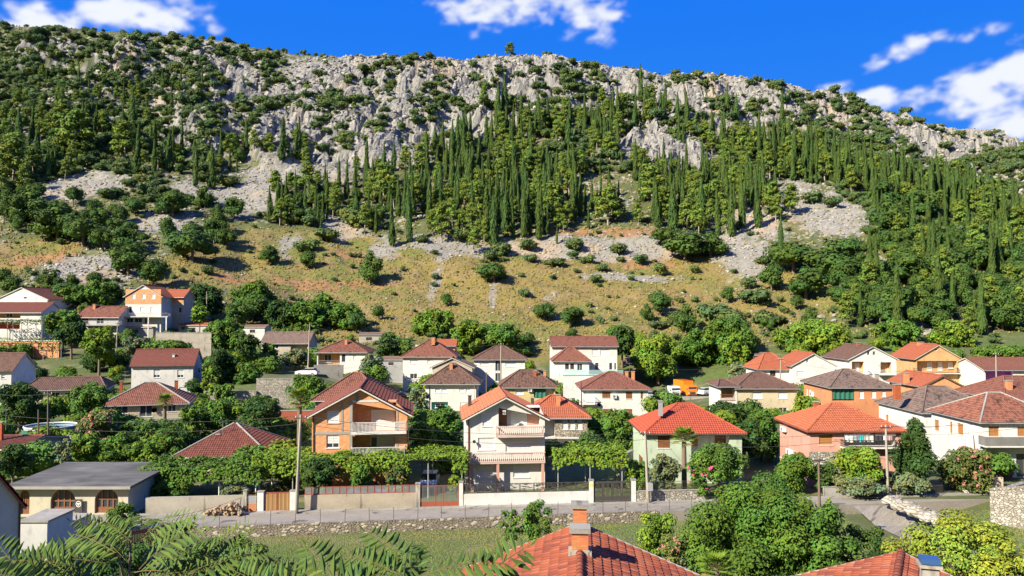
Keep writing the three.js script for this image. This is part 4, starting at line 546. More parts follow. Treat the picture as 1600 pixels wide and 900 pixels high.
hs('wing', { name: 'house_wing', cat: 'house wing', label: 'white front wing with small hip roof and glazed terrace', xl: 866, xr: 920, D: 161, ey: 562, ry: 542, d: 7, type: 'hip', rl: .8, wall: M.white, roof: RF.old, age: 1, f: [[883, 568, 889, 577, 'k'], [891, 568, 897, 577, 'k'], [902, 568, 910, 579, 'g']], balcony: [{ at: [880, 578, 974, 586], out: 2, kind: 'glass', mat: M.glassRail, slab: M.white }] });
hs('gfront', { label: 'white house with orange roof and plain front gable on the upper row', xl: 1237, xr: 1303, D: 150, ey: 570, ry: 552, d: 10, type: 'gz', wall: M.white, roof: RF.orange, age: 0, eave: M.white, f: [[1260, 562, 1263, 567, 'g'], [1245, 580, 1256, 590, 'w']] });
hs('gfrontl', { name: 'house_wing', cat: 'house wing', label: 'side wing with orange hip roof joined to the plain front gable', xl: 1186, xr: 1237, D: 152, ey: 575, ry: 552, d: 9, type: 'hip', rl: 1.5, wall: M.white, roof: RF.orange, age: 0, f: [[1203, 578, 1212, 588, 'k']] });
hs('twoeyes', { label: 'white gabled house with two small dark attic windows and orange loggias', xl: 1326, xr: 1399, D: 147, ey: 560, ry: 541, d: 12, type: 'gz', wall: M.white, roof: RF.brown, age: 1, eave: M.white, f: [[1355, 549, 1359, 555, 'g'], [1364, 549, 1368, 555, 'g']], recess: [{ at: [1331, 565, 1350, 583], depth: 1.2, mat: M.apricot, inner: [[1335, 567, 1342, 582, 'W']] }, { at: [1376, 566, 1393, 583], depth: 1.2, mat: M.apricot, inner: [[1386, 568, 1390, 582, 'g']] }], balcony: [{ at: [1330, 577, 1358, 584], out: 1, kind: 'bars' }, { at: [1375, 578, 1402, 585], out: 1, kind: 'bars' }], chim: [[1341, 535, 5, .5, 1.5]] });
hs('apricot', { label: 'apricot house with orange roof, small attic gable and washing on balcony', xl: 1430, xr: 1499, D: 148, ey: 559, ry: 539, d: 10, type: 'gz', wall: M.apricot, roof: RF.orange, age: 0, f: [[1461, 544, 1465, 548, 'g'], [1442, 587, 1452, 600, 'g']], recess: [{ at: [1433, 564, 1496, 582], depth: 1.3, mat: M.apricot, inner: [[1448, 566, 1456, 580, 'W'], [1465, 566, 1472, 580, 'W'], [1481, 566, 1489, 576, 'w']] }], balcony: [{ at: [1430, 575, 1500, 583], out: 1, kind: 'bars', mat: M.iron }], chim: [[1438, 534, 8, .6, 1.4, M.orange]] });
hs('purple', { label: 'long low white house with purple recess and red roof beside pole', xl: 1536, xr: 1640, D: 140, ey: 577, ry: 559, d: 11, type: 'gx', wall: M.white, roof: RF.old, age: 0, recess: [{ at: [1540, 579, 1583, 600], depth: 1.4, mat: M.purple }] });
hs('long', { label: 'white two-storey house with smooth brown-red roof and little white chimney', xl: 207, xr: 303, D: 138, ey: 570, ry: 546, d: 8, yaw: 11, type: 'gx', wall: M.white, roof: RF.deep, age: 0, over: .35, gut: M.iron, f: [[240, 578, 250, 590, 'h'], [277, 578, 287, 590, 'h'], [280, 605, 291, 617, 'w']], r: [[310, 575, 314, 583, 'g']], chim: [[271.5, 553, 3.5, .25, 1.6, M.white]] });
hs('creamL', { label: 'cream house with mottled red hip roof, white dish and two brick chimneys', xl: 164, xr: 294, D: 112, ey: 629, ry: 598, d: 9, yaw: 16, type: 'hip', rl: 1.6, wall: M.cream, roof: RF.old, age: 1, over: .5, cap: M.conc, f: [[180, 633, 200, 646, 'g'], [218, 632, 238, 651, 'g'], [262, 632, 275, 643, 'g']], dish: [[241, 639, 8, M.concD]], chim: [[189.5, 595, 4, .4, 2.2, M.brick], [275.5, 594, 5, .75, 2.2]], balcony: [{ at: [180, 648, 285, 656], out: 1.5, kind: 'bars', mat: M.metal, slab: M.conc }] });
hs('poolhouse', { label: 'cream house with dull red hip roof above the round pool', xl: 40, xr: 164, D: 119, ey: 607, ry: 590, d: 8, yaw: 18, type: 'hip', rl: 8.5, wall: M.cream, roof: RF.brown, age: 1, over: .5, f: [[60, 615, 68, 626, 'g'], [79, 613, 93, 627, 'g'], [100, 613, 122, 631, 'g']], balcony: [{ at: [75, 628, 125, 637], out: 1, kind: 'solid', mat: M.white, slab: M.white }] });
hs('edgeL', { label: 'white house with dull red gable roof at the end of the vine terrace', xl: -60, xr: 20, D: 126, ey: 579, ry: 552, d: 9, yaw: 9, type: 'gx', wall: M.white, roof: RF.brown, age: 1, over: .3, gut: M.iron, f: [[2, 584, 8, 592, 'h']] });
hs('topL', { label: 'white house with broad front gable and red roof on the top row', xl: -5, xr: 74, D: 192, ey: 467, ry: 449, d: 14, yaw: -10, type: 'gz', wall: M.white, roof: RF.deep, age: 0, eave: M.white, f: [[12, 464, 18, 470, 'w'], [37, 464, 42, 467, 'g'], [56, 465, 71, 473, 'w']] });
hs('vine', { label: 'white house with red gable roof and orange loggia over the vine pergola', xl: -40, xr: 65, D: 173, ey: 487, ry: 473, d: 9, yaw: 2, type: 'gx', wall: M.white, roof: RF.deep, age: 0, recess: [{ at: [-38, 488, 32, 497], depth: 1.2, mat: M.apricot, inner: [[10, 489, 20, 496, 'g']] }, { at: [-38, 502, 31, 514], depth: 1.5, mat: M.rust }] });
hs('arches', { label: 'low white house with sagging old tile roof and railed terrace', xl: 124, xr: 186, D: 181, ey: 494, ry: 479, d: 7, type: 'gx', wall: M.white2, roof: RF.old, age: 2, f: [[128, 497, 138, 506, 'k'], [151, 496, 162, 506, 'g']], balcony: [{ at: [128, 501, 186, 508], out: 1.5, kind: 'bars', mat: M.metal, slab: M.conc }], chim: [[148, 475, 4, .4, 1.2, M.orange]] });
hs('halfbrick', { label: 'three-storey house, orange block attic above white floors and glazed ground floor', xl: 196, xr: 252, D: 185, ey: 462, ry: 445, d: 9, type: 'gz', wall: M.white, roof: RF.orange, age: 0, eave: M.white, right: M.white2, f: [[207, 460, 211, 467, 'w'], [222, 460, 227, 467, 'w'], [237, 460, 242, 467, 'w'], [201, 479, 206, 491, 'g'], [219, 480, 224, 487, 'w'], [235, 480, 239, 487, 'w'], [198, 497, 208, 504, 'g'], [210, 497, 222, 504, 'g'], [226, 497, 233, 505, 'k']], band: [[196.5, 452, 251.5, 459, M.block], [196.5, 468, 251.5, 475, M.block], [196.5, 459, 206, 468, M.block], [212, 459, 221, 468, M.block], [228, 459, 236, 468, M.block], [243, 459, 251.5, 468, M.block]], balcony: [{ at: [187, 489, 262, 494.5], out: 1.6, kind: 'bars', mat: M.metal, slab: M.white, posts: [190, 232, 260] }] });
hs('halfwing', { name: 'house_wing', cat: 'house wing', label: 'rear wing of the block attic house with orange hip roof', xl: 255, xr: 287, D: 191, ey: 463, ry: 453, d: 6, type: 'gx', wall: M.beige, roof: RF.orange, age: 0, f: [[279, 480, 284, 489, 'g'], [262, 482, 267, 490, 'k']], band: [[256, 464, 286, 473, M.block]] });
hs('ivy', { label: 'small grey-white house with plain brown gable roof and ivy on its front', xl: 409, xr: 482, D: 173, ey: 535, ry: 519, d: 8, type: 'gx', wall: M.beige, roof: RF.grey, age: 1, over: .5, recess: [{ at: [454, 537, 480, 549], depth: 1.2, mat: M.beige }], f: [[425, 538, 435, 545, 'g']] });
hs('carhouse', { label: 'house with patchy red hip roof and peach loggia behind the parked white car', xl: 496, xr: 572, D: 166, ey: 549, ry: 531, d: 9, type: 'hip', rl: 1, wall: M.white, roof: RF.old, age: 2, over: .5, recess: [{ at: [497, 551, 531, 570], depth: 1.4, mat: M.apricot, inner: [[507, 554, 518, 566, 'g']], rail: [497, 563, 531, 570], railMat: M.metal }], f: [[534, 553, 540, 566, 'g'], [552, 555, 556, 562, 'w']], chim: [[541, 530, 4, .3, 1.5, M.orange]] });
hs('edgedark', { label: 'small house with dark red roof and brick chimney beside the workshop', xl: -40, xr: 36, D: 84, ey: 700, ry: 681, d: 8, type: 'gx', wall: M.beige, roof: RF.deep, age: 1, chim: [[2, 659, 5, .3, 2]] });
// small buildings, their foot found on the slope
for (const [k, label, xl, xr, ey, by, d, wall, roof] of [
  ['a', 'tiny shed with orange tiled lean-to roof on the upper terrace', 280, 326, 508, 521, 5, M.white2, RF.orange],
  ['b', 'white flat-topped hut beside the vineyard posts', 380, 414, 511, 535, 5, M.white, RF.grey],
  ['c', 'little ruined pale hut on the bank behind upper terrace', 359, 388, 486, 501, 4, M.concL, RF.grey],
  ['d', 'small concrete shed on the bank behind the cream house', 1181, 1200, 555, 575, 5, M.conc, RF.grey],
  ['e', 'plain grey lean-to between two white houses', 597, 630, 562, 598, 6, M.grey, RF.grey],
  ['f', 'low concrete hut half hidden behind patchy red roof', 561, 598, 523, 536, 4, M.concL, RF.grey],
  ['g', 'concrete garage under the block attic house', 187, 240, 511, 528, 5, M.conc, RF.grey],
]) { const D = hit((xl + xr) / 2, by); hs('s' + k, { name: 'shed', cat: 'shed', label, xl, xr, D, ey, rise: .4, d, type: 'gx', wall, roof, age: 0, over: .2, f: [[lerp(xl, xr, .3), ey + 4, lerp(xl, xr, .55), ey + 9, 'k']] }); }
{ // flat concrete roof, glazed arches and board of the workshop
  const a = HS.arch, o = a.o, w = a.w;
  const g = box(-w / 2 - .5, a.h, -8.8, w / 2 + .5, a.h + .22, .7); { const p = g.attributes.position; for (let i = 0; i < p.count; i++) p.setY(i, p.getY(i) + (-p.getZ(i)) * .035); g.computeVertexNormals(); }
  const roof = mesh('roof', g, M.roofC, o); mesh('roof_edge', box(-w / 2 - .52, a.h - .04, .705, w / 2 + .52, a.h + .2, .76), M.conc, roof);
  for (const q of [[79, 764, 118, 802], [148, 762, 185, 802], [30, 766, 46, 804]]) {
    const [x0, y0, x1, y1] = a.rect('f', q), r = (x1 - x0) / 2, yc = y1 - r, n = 4, l = [];
    const arc = new THREE.TorusGeometry(r - .07, .07, 6, 14, Math.PI); arc.translate((x0 + x1) / 2, yc, -.25); l.push(arc);
    for (let k = 0; k <= n; k++) { const x = lerp(x0 + .06, x1 - .06, k / n); l.push(box(x - .06, y0, -.3, x + .06, yc + Math.sqrt(Math.max(0, r * r - (x - (x0 + x1) / 2) ** 2)) - .05, -.2)); }
    l.push(box(x0, yc - .05, -.295, x1, yc + .07, -.195), box(x0, y0, -.296, x1, y0 + .5, -.205));
    const win = mesh('arched_window', merge(l), M.brown, o), s = new THREE.Shape(); s.moveTo(x0, y0); s.lineTo(x1, y0); s.lineTo(x1, yc); s.absarc((x0 + x1) / 2, yc, r, 0, Math.PI, false); const pg = new THREE.ShapeGeometry(s, 10); pg.translate(0, 0, -.27); mesh('pane', pg, M.glass, win);
  }
  const cv = document.createElement('canvas'); cv.width = 128; cv.height = 192; const c2 = cv.getContext('2d'); c2.fillStyle = '#3a3a38'; c2.fillRect(0, 0, 128, 192); c2.fillStyle = '#e8e8e2'; c2.beginPath(); c2.arc(64, 66, 46, 0, 7); c2.fill(); c2.fillStyle = '#3a3a38'; c2.beginPath(); c2.arc(64, 66, 38, 0, 7); c2.fill(); c2.fillStyle = '#e8e8e2'; c2.fillRect(34, 50, 60, 10); c2.fillRect(42, 68, 44, 8); c2.fillRect(50, 84, 28, 6);
  const ct = new THREE.CanvasTexture(cv); ct.colorSpace = THREE.SRGBColorSpace; const [x0, y0, x1, y1] = a.rect('f', [117, 780, 129, 801], .2), p = V((x0 + x1) / 2, y0, .25).applyMatrix4(o.matrixWorld);
  const bd = thing('notice_board', 'dark upright board with round white emblem beside the workshop arch', 'board', p); mesh('board', box(-(x1 - x0) / 2, 0, -.05, (x1 - x0) / 2, y1 - y0, 0), M.iron, bd);
  const pl = new THREE.PlaneGeometry((x1 - x0) * .94, (y1 - y0) * .96); pl.translate(0, (y1 - y0) / 2, .006); mesh('print', pl, new THREE.MeshStandardMaterial({ map: ct, roughness: .7 }), bd);
}
// ---------------------------------------------------------------- street, garden walls, fences, gates
const asphaltMap = tex(512, 6, (u, v) => .80 + .22 * (tn(u, v, 6, 4) - .5) + .3 * (tn(u, v, 120, 2) - .5) - .25 * sst(.62, .66, tn(u, v, 5, 3, 7))), asphalt = std([.36, .325, .275], .95, { map: asphaltMap });
const farX = px => { const q = (px - 800) / F; return q * (70.2 + 21.6 * .106) / (1 - .106 * q); };
{
  const n = 60, p = [], uv = [], idx = [], g = new THREE.BufferGeometry();
  for (let k = 0; k <= n; k++) { const x = lerp(-40, 70, k / n), a = streetNear(x), b = streetFar(x) + .3; p.push(x, .0, -a, x, .0, -b, x, -1.2, -a); uv.push(x, a, x, b, x, a - 1.2); if (k) { const q = k * 3; idx.push(q - 3, q, q + 1, q - 3, q + 1, q - 2, q - 1, q + 2, q, q - 1, q, q - 3); } }
  g.setAttribute('position', new THREE.Float32BufferAttribute(p, 3)); g.setAttribute('uv', new THREE.Float32BufferAttribute(uv, 2)); g.setIndex(idx); const f = g.toNonIndexed(); f.computeVertexNormals();
  tag(mesh('street', f, asphalt), 'narrow grey asphalt street below the garden walls', 'street', null, 'structure');
  const k2 = [], u2 = []; for (let k = 0; k < 40; k++) { const x0 = lerp(-40, 52, k / 40), x1 = lerp(-40, 52, (k + 1) / 40) - .02, z = x => -(streetFar(x) - .75); k2.push([V(x0, .1, z(x0)), V(x1, .1, z(x1)), V(x1, .1, -streetFar(x1) - .2), V(x0, .1, -streetFar(x0) - .2)], [V(x0, -.1, z(x0)), V(x1, -.1, z(x1)), V(x1, .1, z(x1)), V(x0, .1, z(x0))]); }
  tag(mesh('pavement', quadG(k2), M.conc), 'narrow raised concrete pavement along the garden walls', 'pavement', null, 'structure');
  // side lane and lawn towards the stone barn
  const ln = quadG([0, 1, 2, 3, 4, 5].map(k => { const P = (t, s) => { const D = lerp(72.2, 52, t), x = lerp(31, 33.5, t) + s * lerp(3.6, 5.5, t); return V(x, Math.max(baseH(x, D), t < .08 ? .0 : -9) + .07, -D); }; const a = k / 6, b = (k + 1) / 6; return [P(a, 0), P(a, 1), P(b, 1), P(b, 0)]; })); tag(mesh('lane', ln, asphalt), 'short concrete lane branching off the street towards the lawn', 'lane', null, 'structure');
}
// a straight run between two street positions given by picture columns; local x along it, z to the street
function run(name, label, cat, pa, pb, off = 0, group) { const xa = typeof pa === 'number' ? farX(pa) : pa[0], xb = typeof pb === 'number' ? farX(pb) : pb[0], A = V(xa, 0, typeof pa === 'number' ? -streetFar(xa) - off : -pa[1]), B = V(xb, 0, typeof pb === 'number' ? -streetFar(xb) - off : -pb[1]), L = A.distanceTo(B), o = thing(name, label, cat, A, Math.atan2(-(B.z - A.z), B.x - A.x), group); return { o, L }; }
function wallRun(label, pa, pb, h, mat, o = {}) { const r = run(o.name || 'garden_wall', label, 'wall', pa, pb, o.off); mesh('wall_body', box(0, o.y0 ?? -.3, -(o.t || .25), r.L, h, 0), mat, r.o); if (o.cope) mesh('coping', box(-.03, h, -(o.t || .25) - .04, r.L + .03, h + .07, .04), o.cope, r.o); return r; }
function pier(label, px, w, h, mat, group) { const x = farX(px), o = thing('gate_pier', label, 'gate pier', V(x, 0, -streetFar(x)), 0, group); mesh('pier_body', box(-w / 2, -.3, -.4, w / 2, h, .03), mat, o); mesh('pier_cap', box(-w / 2 - .04, h, -.44, w / 2 + .04, h + .08, .07), M.conc, o); }
wallRun('stained pale concrete garden wall beneath the vine arbour', 232, 385, 1.5, M.concL, { t: .3 });
pier('white pier between small orange gate and wooden gate', 410, .55, 1.75, M.white); pier('white pier beside concrete pole, at the wooden gate', 460, .5, 1.75, M.white); pier('slim concrete post at the small orange gate', 386, .3, 1.9, M.concL);
{ const g = run('garden_gate', 'small orange and white sheet gate between two posts', 'gate', 389.5, 403.5); mesh('lower_panel', box(0, .1, -.1, g.L, .75, -.06), M.orange, g.o); for (let k = 0; k < 9; k++) { const x = lerp(.03, g.L - .03, k / 8); mesh('bar', box(x - .02, .75, -.09, x + .02, 1.45, -.065), M.frame, g.o); } mesh('top_rail', box(0, 1.45, -.1, g.L, 1.52, -.055), M.brown, g.o); }
{ const g = run('wooden_gate', 'weathered two-leaf wooden plank gate with rust-brown frame', 'gate', 416.5, 455.5), n = 18; const wood = [std([.30, .17, .06], .9), std([.36, .21, .08], .9), std([.22, .12, .05], .9)]; for (let k = 0; k < n; k++) mesh('plank', box(g.L * k / n + .008, .12, -.1 - (k % 3) * .004, g.L * (k + 1) / n - .008, 1.62, -.07), wood[k * 7 % 3], g.o); for (const [a, b] of [[0, .5], [.5, 1]]) mesh('leaf_frame', merge([box(g.L * a + .005, 1.62, -.11, g.L * b - .005, 1.7, -.05), box(g.L * a + .005, .05, -.11, g.L * b - .005, .12, -.05), box(g.L * a + .005, .12, -.065, g.L * a + .06, 1.62, -.045), box(g.L * b - .06, .12, -.065, g.L * b - .005, 1.62, -.045)]), M.rust, g.o); }
{ // beige wall with framed railing panels
  const r = wallRun('weathered beige rendered wall below framed railing', 478, 651, 1.38, std([.52, .45, .34], .95, { map: concMap }));
  const f = run('railing_fence', 'low picket railing in rust-brown frames on the beige wall', 'fence', 478, 651, .1), n = 16, w = f.L / n;
  for (let k = 0; k < n; k++) { const a = k * w, p = mesh('fence_panel', merge([box(a + .01, 1.39, -.04, a + w - .01, 1.45, 0), box(a + .01, 2.02, -.04, a + w - .01, 2.08, 0), box(a + .01, 1.45, -.04, a + .06, 2.02, 0), box(a + w - .06, 1.45, -.04, a + w - .01, 2.02, 0)]), M.rust, f.o); const m = 8, l = []; for (let q = 0; q < m; q++) { const x = a + .06 + (w - .12) * (q + .5) / m; l.push(box(x - .016, 1.45, -.03, x + .016, 2.02, -.01)); } mesh('pickets', merge(l), M.zinc, p); }
}
pier('beige pier at the barred rust-brown driveway gate', 654, .4, 2.15, M.concL); pier('white pier between driveway gate and white wall', 721, .35, 2.2, M.white);
{ const g = run('driveway_gate', 'wide rust-brown driveway gate with solid foot and upright bars', 'gate', 657.5, 718); for (const [a, b] of [[0, .4], [.4, .6], [.6, 1]]) { const x0 = g.L * a + .01, x1 = g.L * b - .01, l = mesh('gate_leaf', merge([box(x0, .1, -.1, x1, .52, -.05), box(x0, 1.92, -.1, x1, 1.98, -.05), box(x0, .52, -.1, x0 + .05, 1.92, -.05), box(x1 - .05, .52, -.1, x1, 1.92, -.05)]), M.rust, g.o), n = Math.round((x1 - x0) / .11), bs = []; for (let k = 1; k < n; k++) { const x = lerp(x0, x1, k / n); bs.push(box(x - .018, .52, -.085, x + .018, 1.92, -.065)); } mesh('bars', merge(bs), M.metal, l); } }
{ wallRun('smooth white street wall below dark lattice fence', 724, 920, 1.15, M.white);
  const f = run('lattice_fence', 'dark brown lattice fence on the white street wall', 'fence', 724, 920, .1), n = 9, w = f.L / n, r = rand(55);
  for (let k = 0; k < n; k++) { const a = k * w, p = mesh('fence_panel', merge([box(a + .01, 1.16, -.04, a + w - .01, 1.22, 0), box(a + .01, 1.95, -.04, a + w - .01, 2.0, 0), box(a + .01, 1.22, -.04, a + .07, 1.95, 0), box(a + w - .05, 1.22, -.04, a + w - .01, 1.95, 0)]), M.iron, f.o), l = []; for (let q = 0; q < 26; q++) { const y = 1.22 + .73 * r(), x = a + .07 + (w - .5) * r(); l.push(box(x, y, -.03 + q * .0004, x + .15 + .3 * r(), y + .028 + .02 * r(), -.012 + q * .0004)); } for (let q = 1; q < 12; q++) { const x = a + w * q / 12; l.push(box(x - .012, 1.22, -.034, x + .012, 1.95, -.031)); } mesh('lattice', merge(l), M.iron, p); } }
pier('white pier with yellow notice at the dark carved gate', 923, .4, 2.1, M.white); pier('white pier between dark carved gate and sandstone wall', 988.5, .42, 2.05, M.white);
{ const g = run('carved_gate', 'dark brown sheet gate with cut-out pattern between white piers', 'gate', 927, 985), n = 4, r = rand(66); for (let k = 0; k < n; k++) { const a = g.L * k / n, b = g.L * (k + 1) / n; const q = mesh('gate_panel', merge([box(a + .01, .1, -.1, b - .01, .6, -.06), box(a + .01, 1.8, -.1, b - .01, 2.0, -.06), box(a + .01, .6, -.1, a + .14, 1.8, -.06), box(b - .14, .6, -.1, b - .01, 1.8, -.06)]), M.iron, g.o), l = []; for (let i = 0; i < 16; i++) { const y = .62 + 1.14 * i / 16; l.push(box(a + .14 + .2 * r(), y, -.09, b - .14 - .2 * r(), y + .04, -.07)); } mesh('cut_pattern', merge(l), M.iron, q); }
  const x = farX(923), nb = thing('notice', 'small yellow notice on the white gate pier', 'notice', V(x, 1.55, -streetFar(x) + .04)); mesh('notice_plate', box(-.12, 0, 0, .12, .3, .015), std([.75, .55, .08], .6), nb); }
{ const r = wallRun('low sandstone block wall beside concrete pole', 992, 1100, 1.0, M.stoneW, { cope: M.conc }); }
wallRun('grey concrete wall below hedge along the street', 1284, 1443, .95, std([.50, .48, .44], .95, { map: concMap }), { cope: M.conc });
wallRun('short pale wall beside white gate posts', 1512, 1530, .9, M.concL); wallRun('peach garden wall next to stone barn', 1530, 1562, 1.5, paint([.68, .52, .36]));
{ const g = run('low_iron_gate', 'low dark iron gate between hedge and driveway', 'gate', 1444, 1468), l = []; for (let k = 0; k <= 14; k++) l.push(bar(V(g.L * k / 14, .1, 0), V(g.L * k / 14, .9, 0), .015, 4)); mesh('bars', merge(l), M.iron, g.o); mesh('frame', merge([box(0, .88, -.02, g.L, .94, .02), box(0, .08, -.02, g.L, .13, .02)]), M.iron, g.o); }
for (const px of [1504, 1509.5]) pier('slim white gate post beside the corner house drive', px, .28, 1.6, M.white, 'slim white posts of the drive');
{ // iron fence over the sandstone wall
  const f = run('iron_fence', 'thin dark iron fence above the sandstone wall', 'fence', 994, 1100, .12); for (let k = 0; k <= 6; k++) mesh('post', bar(V(f.L * k / 6, 1.05, 0), V(f.L * k / 6, 1.9, 0), .03, 5), M.iron, f.o); mesh('rails', merge([box(0, 1.82, -.015, f.L, 1.86, .015), box(0, 1.2, -.015, f.L, 1.24, .015)]), M.iron, f.o); const l = []; for (let k = 0; k < 70; k++) l.push(bar(V(f.L * k / 70, 1.2, 0), V(f.L * k / 70, 1.84, 0), .009, 4)); mesh('pickets', merge(l), M.iron, f.o); }
{ // retaining wall of rough stones under the street, with a wire fence on it
  const A = [-30, streetNear(-30) - .02], B = [13, streetNear(13) - .02], r = run('retaining_wall', 'rough fieldstone retaining wall under the street edge', 'wall', A, B), rs = rand(77), mats = [std([.37, .33, .25], .95), std([.34, .30, .24], .95), std([.40, .35, .26], .95)];
  mesh('wall_core', box(0, -1.4, -.3, r.L, .04, .03), std([.38, .33, .25], .95, { map: concMap, bumpMap: stoneBump, bumpScale: .12 }), r.o);
  const sg = [0, 1, 2].map(k => { const g = new THREE.IcosahedronGeometry(.5, 1), p = g.attributes.position; for (let i = 0; i < p.count; i++) { const f = .8 + .35 * hash2(Math.round(p.getX(i) * 77) + k * 9, Math.round(p.getY(i) * 91 + p.getZ(i) * 53)); p.setXYZ(i, p.getX(i) * f, p.getY(i) * f, p.getZ(i) * f * .5); } g.deleteAttribute('normal'); g.computeVertexNormals(); return g; });
  for (let k = 0; k < 170; k++) { const w = .15 + .4 * rs() * rs() + .1 * rs(), m = mesh('stone', sg[k % 3], mats[k * 5 % 3], r.o); m.position.set(rs() * r.L, -1.0 + 1.05 * rs(), .03); m.scale.set(w, w * .6, .16); m.rotation.z = (rs() - .5) * .6; }
  const f = run('wire_fence', 'thin wire fence on short posts along the street edge', 'fence', A, [22, streetNear(22) - .02]); const n = 26; for (let k = 0; k <= n; k++) mesh('post', bar(V(f.L * k / n, -.1, -.1), V(f.L * k / n + (k % 3 - 1) * .03, 1.15, -.1), .022, 5), M.iron, f.o); mesh('wires', merge([.4, .75, 1.08].map(y => bar(V(0, y, -.1), V(f.L, y, -.1), .006, 4))), M.metal, f.o);
}
{ // stone barn beside the lawn
  const A = at(1547, 792, 70), o = thing('stone_barn', 'pale rough stone barn wall with sloping top beside the lawn', 'barn', V(A.x, -.2, -70), -.94); mesh('wall', wallFace([[0, -1.6], [9, -1.6], [9, 4.4], [0, 2.15]], [], .6), M.stoneW, o); const g2 = wallFace([[0, -1.6], [6, -1.6], [6, 2.1], [0, 2.1]], [], .5); g2.rotateY(Math.PI / 2); g2.translate(.5, 0, -.6); mesh('wall', g2, M.stoneW, o);
  const rs = rand(5), l = []; for (let k = 0; k < 26; k++) { const x = 9 * k / 26, w = 9 / 26 * .94, q = box(x, 0, -.66, x + w, .12 + .05 * rs(), .06); q.translate(0, 2.16 + x * .25, 0); l.push(q); } l.forEach(q => mesh('coping_stone', q, M.stone, o)); }
// a rough rock bank at the lane
for (let k = 0; k < 9; k++) { const p = at(1395 + k * 11, 782 + k * 4.5 + (k % 2) * 3, 71 - k * 1.1), g = new THREE.IcosahedronGeometry(.6, 1), q = g.attributes.position; for (let i = 0; i < q.count; i++) { const f = .75 + .5 * hash2(Math.round(q.getX(i) * 50) + k, Math.round(q.getY(i) * 60 + q.getZ(i) * 33)); q.setXYZ(i, q.getX(i) * f * 1.4, q.getY(i) * f * .8, q.getZ(i) * f); } g.deleteAttribute('normal'); const m = mesh('boulder', g, M.stoneW); m.position.set(p.x, Math.max(p.y, -.5), p.z); tag(m, 'pale limestone boulder in the bank beside the lane', 'boulder', 'boulders of the bank beside the lane'); }
// firewood against the garden wall
{ const rs = rand(9), mats = [std([.33, .22, .13], .95), std([.42, .32, .2], .95), std([.25, .17, .11], .95)]; const x0 = farX(330), o = thing('firewood_pile', 'heap of split firewood logs below the concrete garden wall', 'firewood', V(x0, 0, -streetFar(x0) + .5)); for (let k = 0; k < 60; k++) { const t = rs(), x = t * 3.3, hmax = 1.0 * Math.sin(Math.min(1, t * 1.6) * 1.6) + .15; const g = new THREE.CylinderGeometry(.09, .1, .6, 5); g.rotateX(Math.PI / 2 + (rs() - .5) * .6); g.rotateY((rs() - .5) * 1.2); g.translate(x, .1 + rs() * hmax * .8, .1 + (rs() - .5) * .6); mesh('log', g, mats[k % 3], o); } }
// ---------------------------------------------------------------- poles and wires
const tops = [];
function pole(label, px, py, topx, topy, D, r, mat, o = {}) { const a = at(px, py, D), b = at(topx, topy, D), p = thing('utility_pole', label, 'utility pole', V(a.x, a.y - .2, a.z)); const t = b.clone().sub(p.position); mesh('shaft', bar(V(0, 0, 0), t, r, 8, r * .62), mat, p); if (o.arm !== 0) { const c = t.clone().multiplyScalar(.965); mesh('crossarm', box(c.x - .5, c.y - .05, c.z - .12, c.x + .5, c.y + .05, c.z + .1), M.iron, p); for (const k of [-.42, 0, .42]) mesh('insulator', bar(V(c.x + k, c.y + .05, c.z), V(c.x + k, c.y + .2, c.z), .035, 6), M.frame, p); } if (o.box) { const c = t.clone().multiplyScalar(o.box); mesh('meter_box', box(c.x - .02, c.y - .35, c.z + r * .8, c.x + .42, c.y + .35, c.z + r + .25), M.zinc, p); } tops.push(b); return b; }
const P1 = pole('tall concrete pole by the wooden plank gate', 463, 797, 470, 648, 69.6, .17, M.concL), P2 = pole('concrete pole with metre box in front of mint house', 1013, 785, 1008, 674, 73.3, .17, M.concL, { box: .25 }), P3 = pole('concrete pole in front of pink house', 1388, 779, 1384, 664, 75.6, .16, M.concL);
const P4 = pole('dark wooden pole beside the great leafy tree', 1281, 812, 1279, 716, 62, .13, M.eaveD), P5 = pole('dark wooden pole beside the round pool', 75, 714, 75, 612, 90, .12, M.eaveD), P6 = pole('slim wooden pole below block attic house', 181, 560, 184, 503, 158, .16, M.beige), P7 = pole('pole behind the parked white car', 481, 583, 484, 506, 158, .15, M.beige), P8 = pole('grey pole beside white three-level house', 782, 604, 783, 536, 143, .15, M.concL), P9 = pole('thin dark pole before the yellow house', 760, 640, 760, 582, 124, .11, M.eaveD, { arm: 0 }), P10 = pole('white pole at the orange-roofed gable house', 1219, 604, 1220, 560, 142, .13, M.concL), P11 = pole('white pole before long low white house', 1557, 600, 1556, 552, 134, .14, M.concL);
pole('second dark pole beside the round pool, with meter box', 60, 714, 60, 640, 90, .11, M.eaveD, { arm: 0, box: .3 }); pole('lamp pole on the bank behind upper houses', 323, 500, 323, 455, 196, .12, M.beige, { arm: 0 }); pole('thin pole beside the balcony of white shuttered house', 909, 645, 908, 596, 121, .1, M.iron, { arm: 0 }); pole('leaning dark pole at the garage of corner house', 1525, 722, 1521, 680, 82, .08, M.eaveD, { arm: 0 });
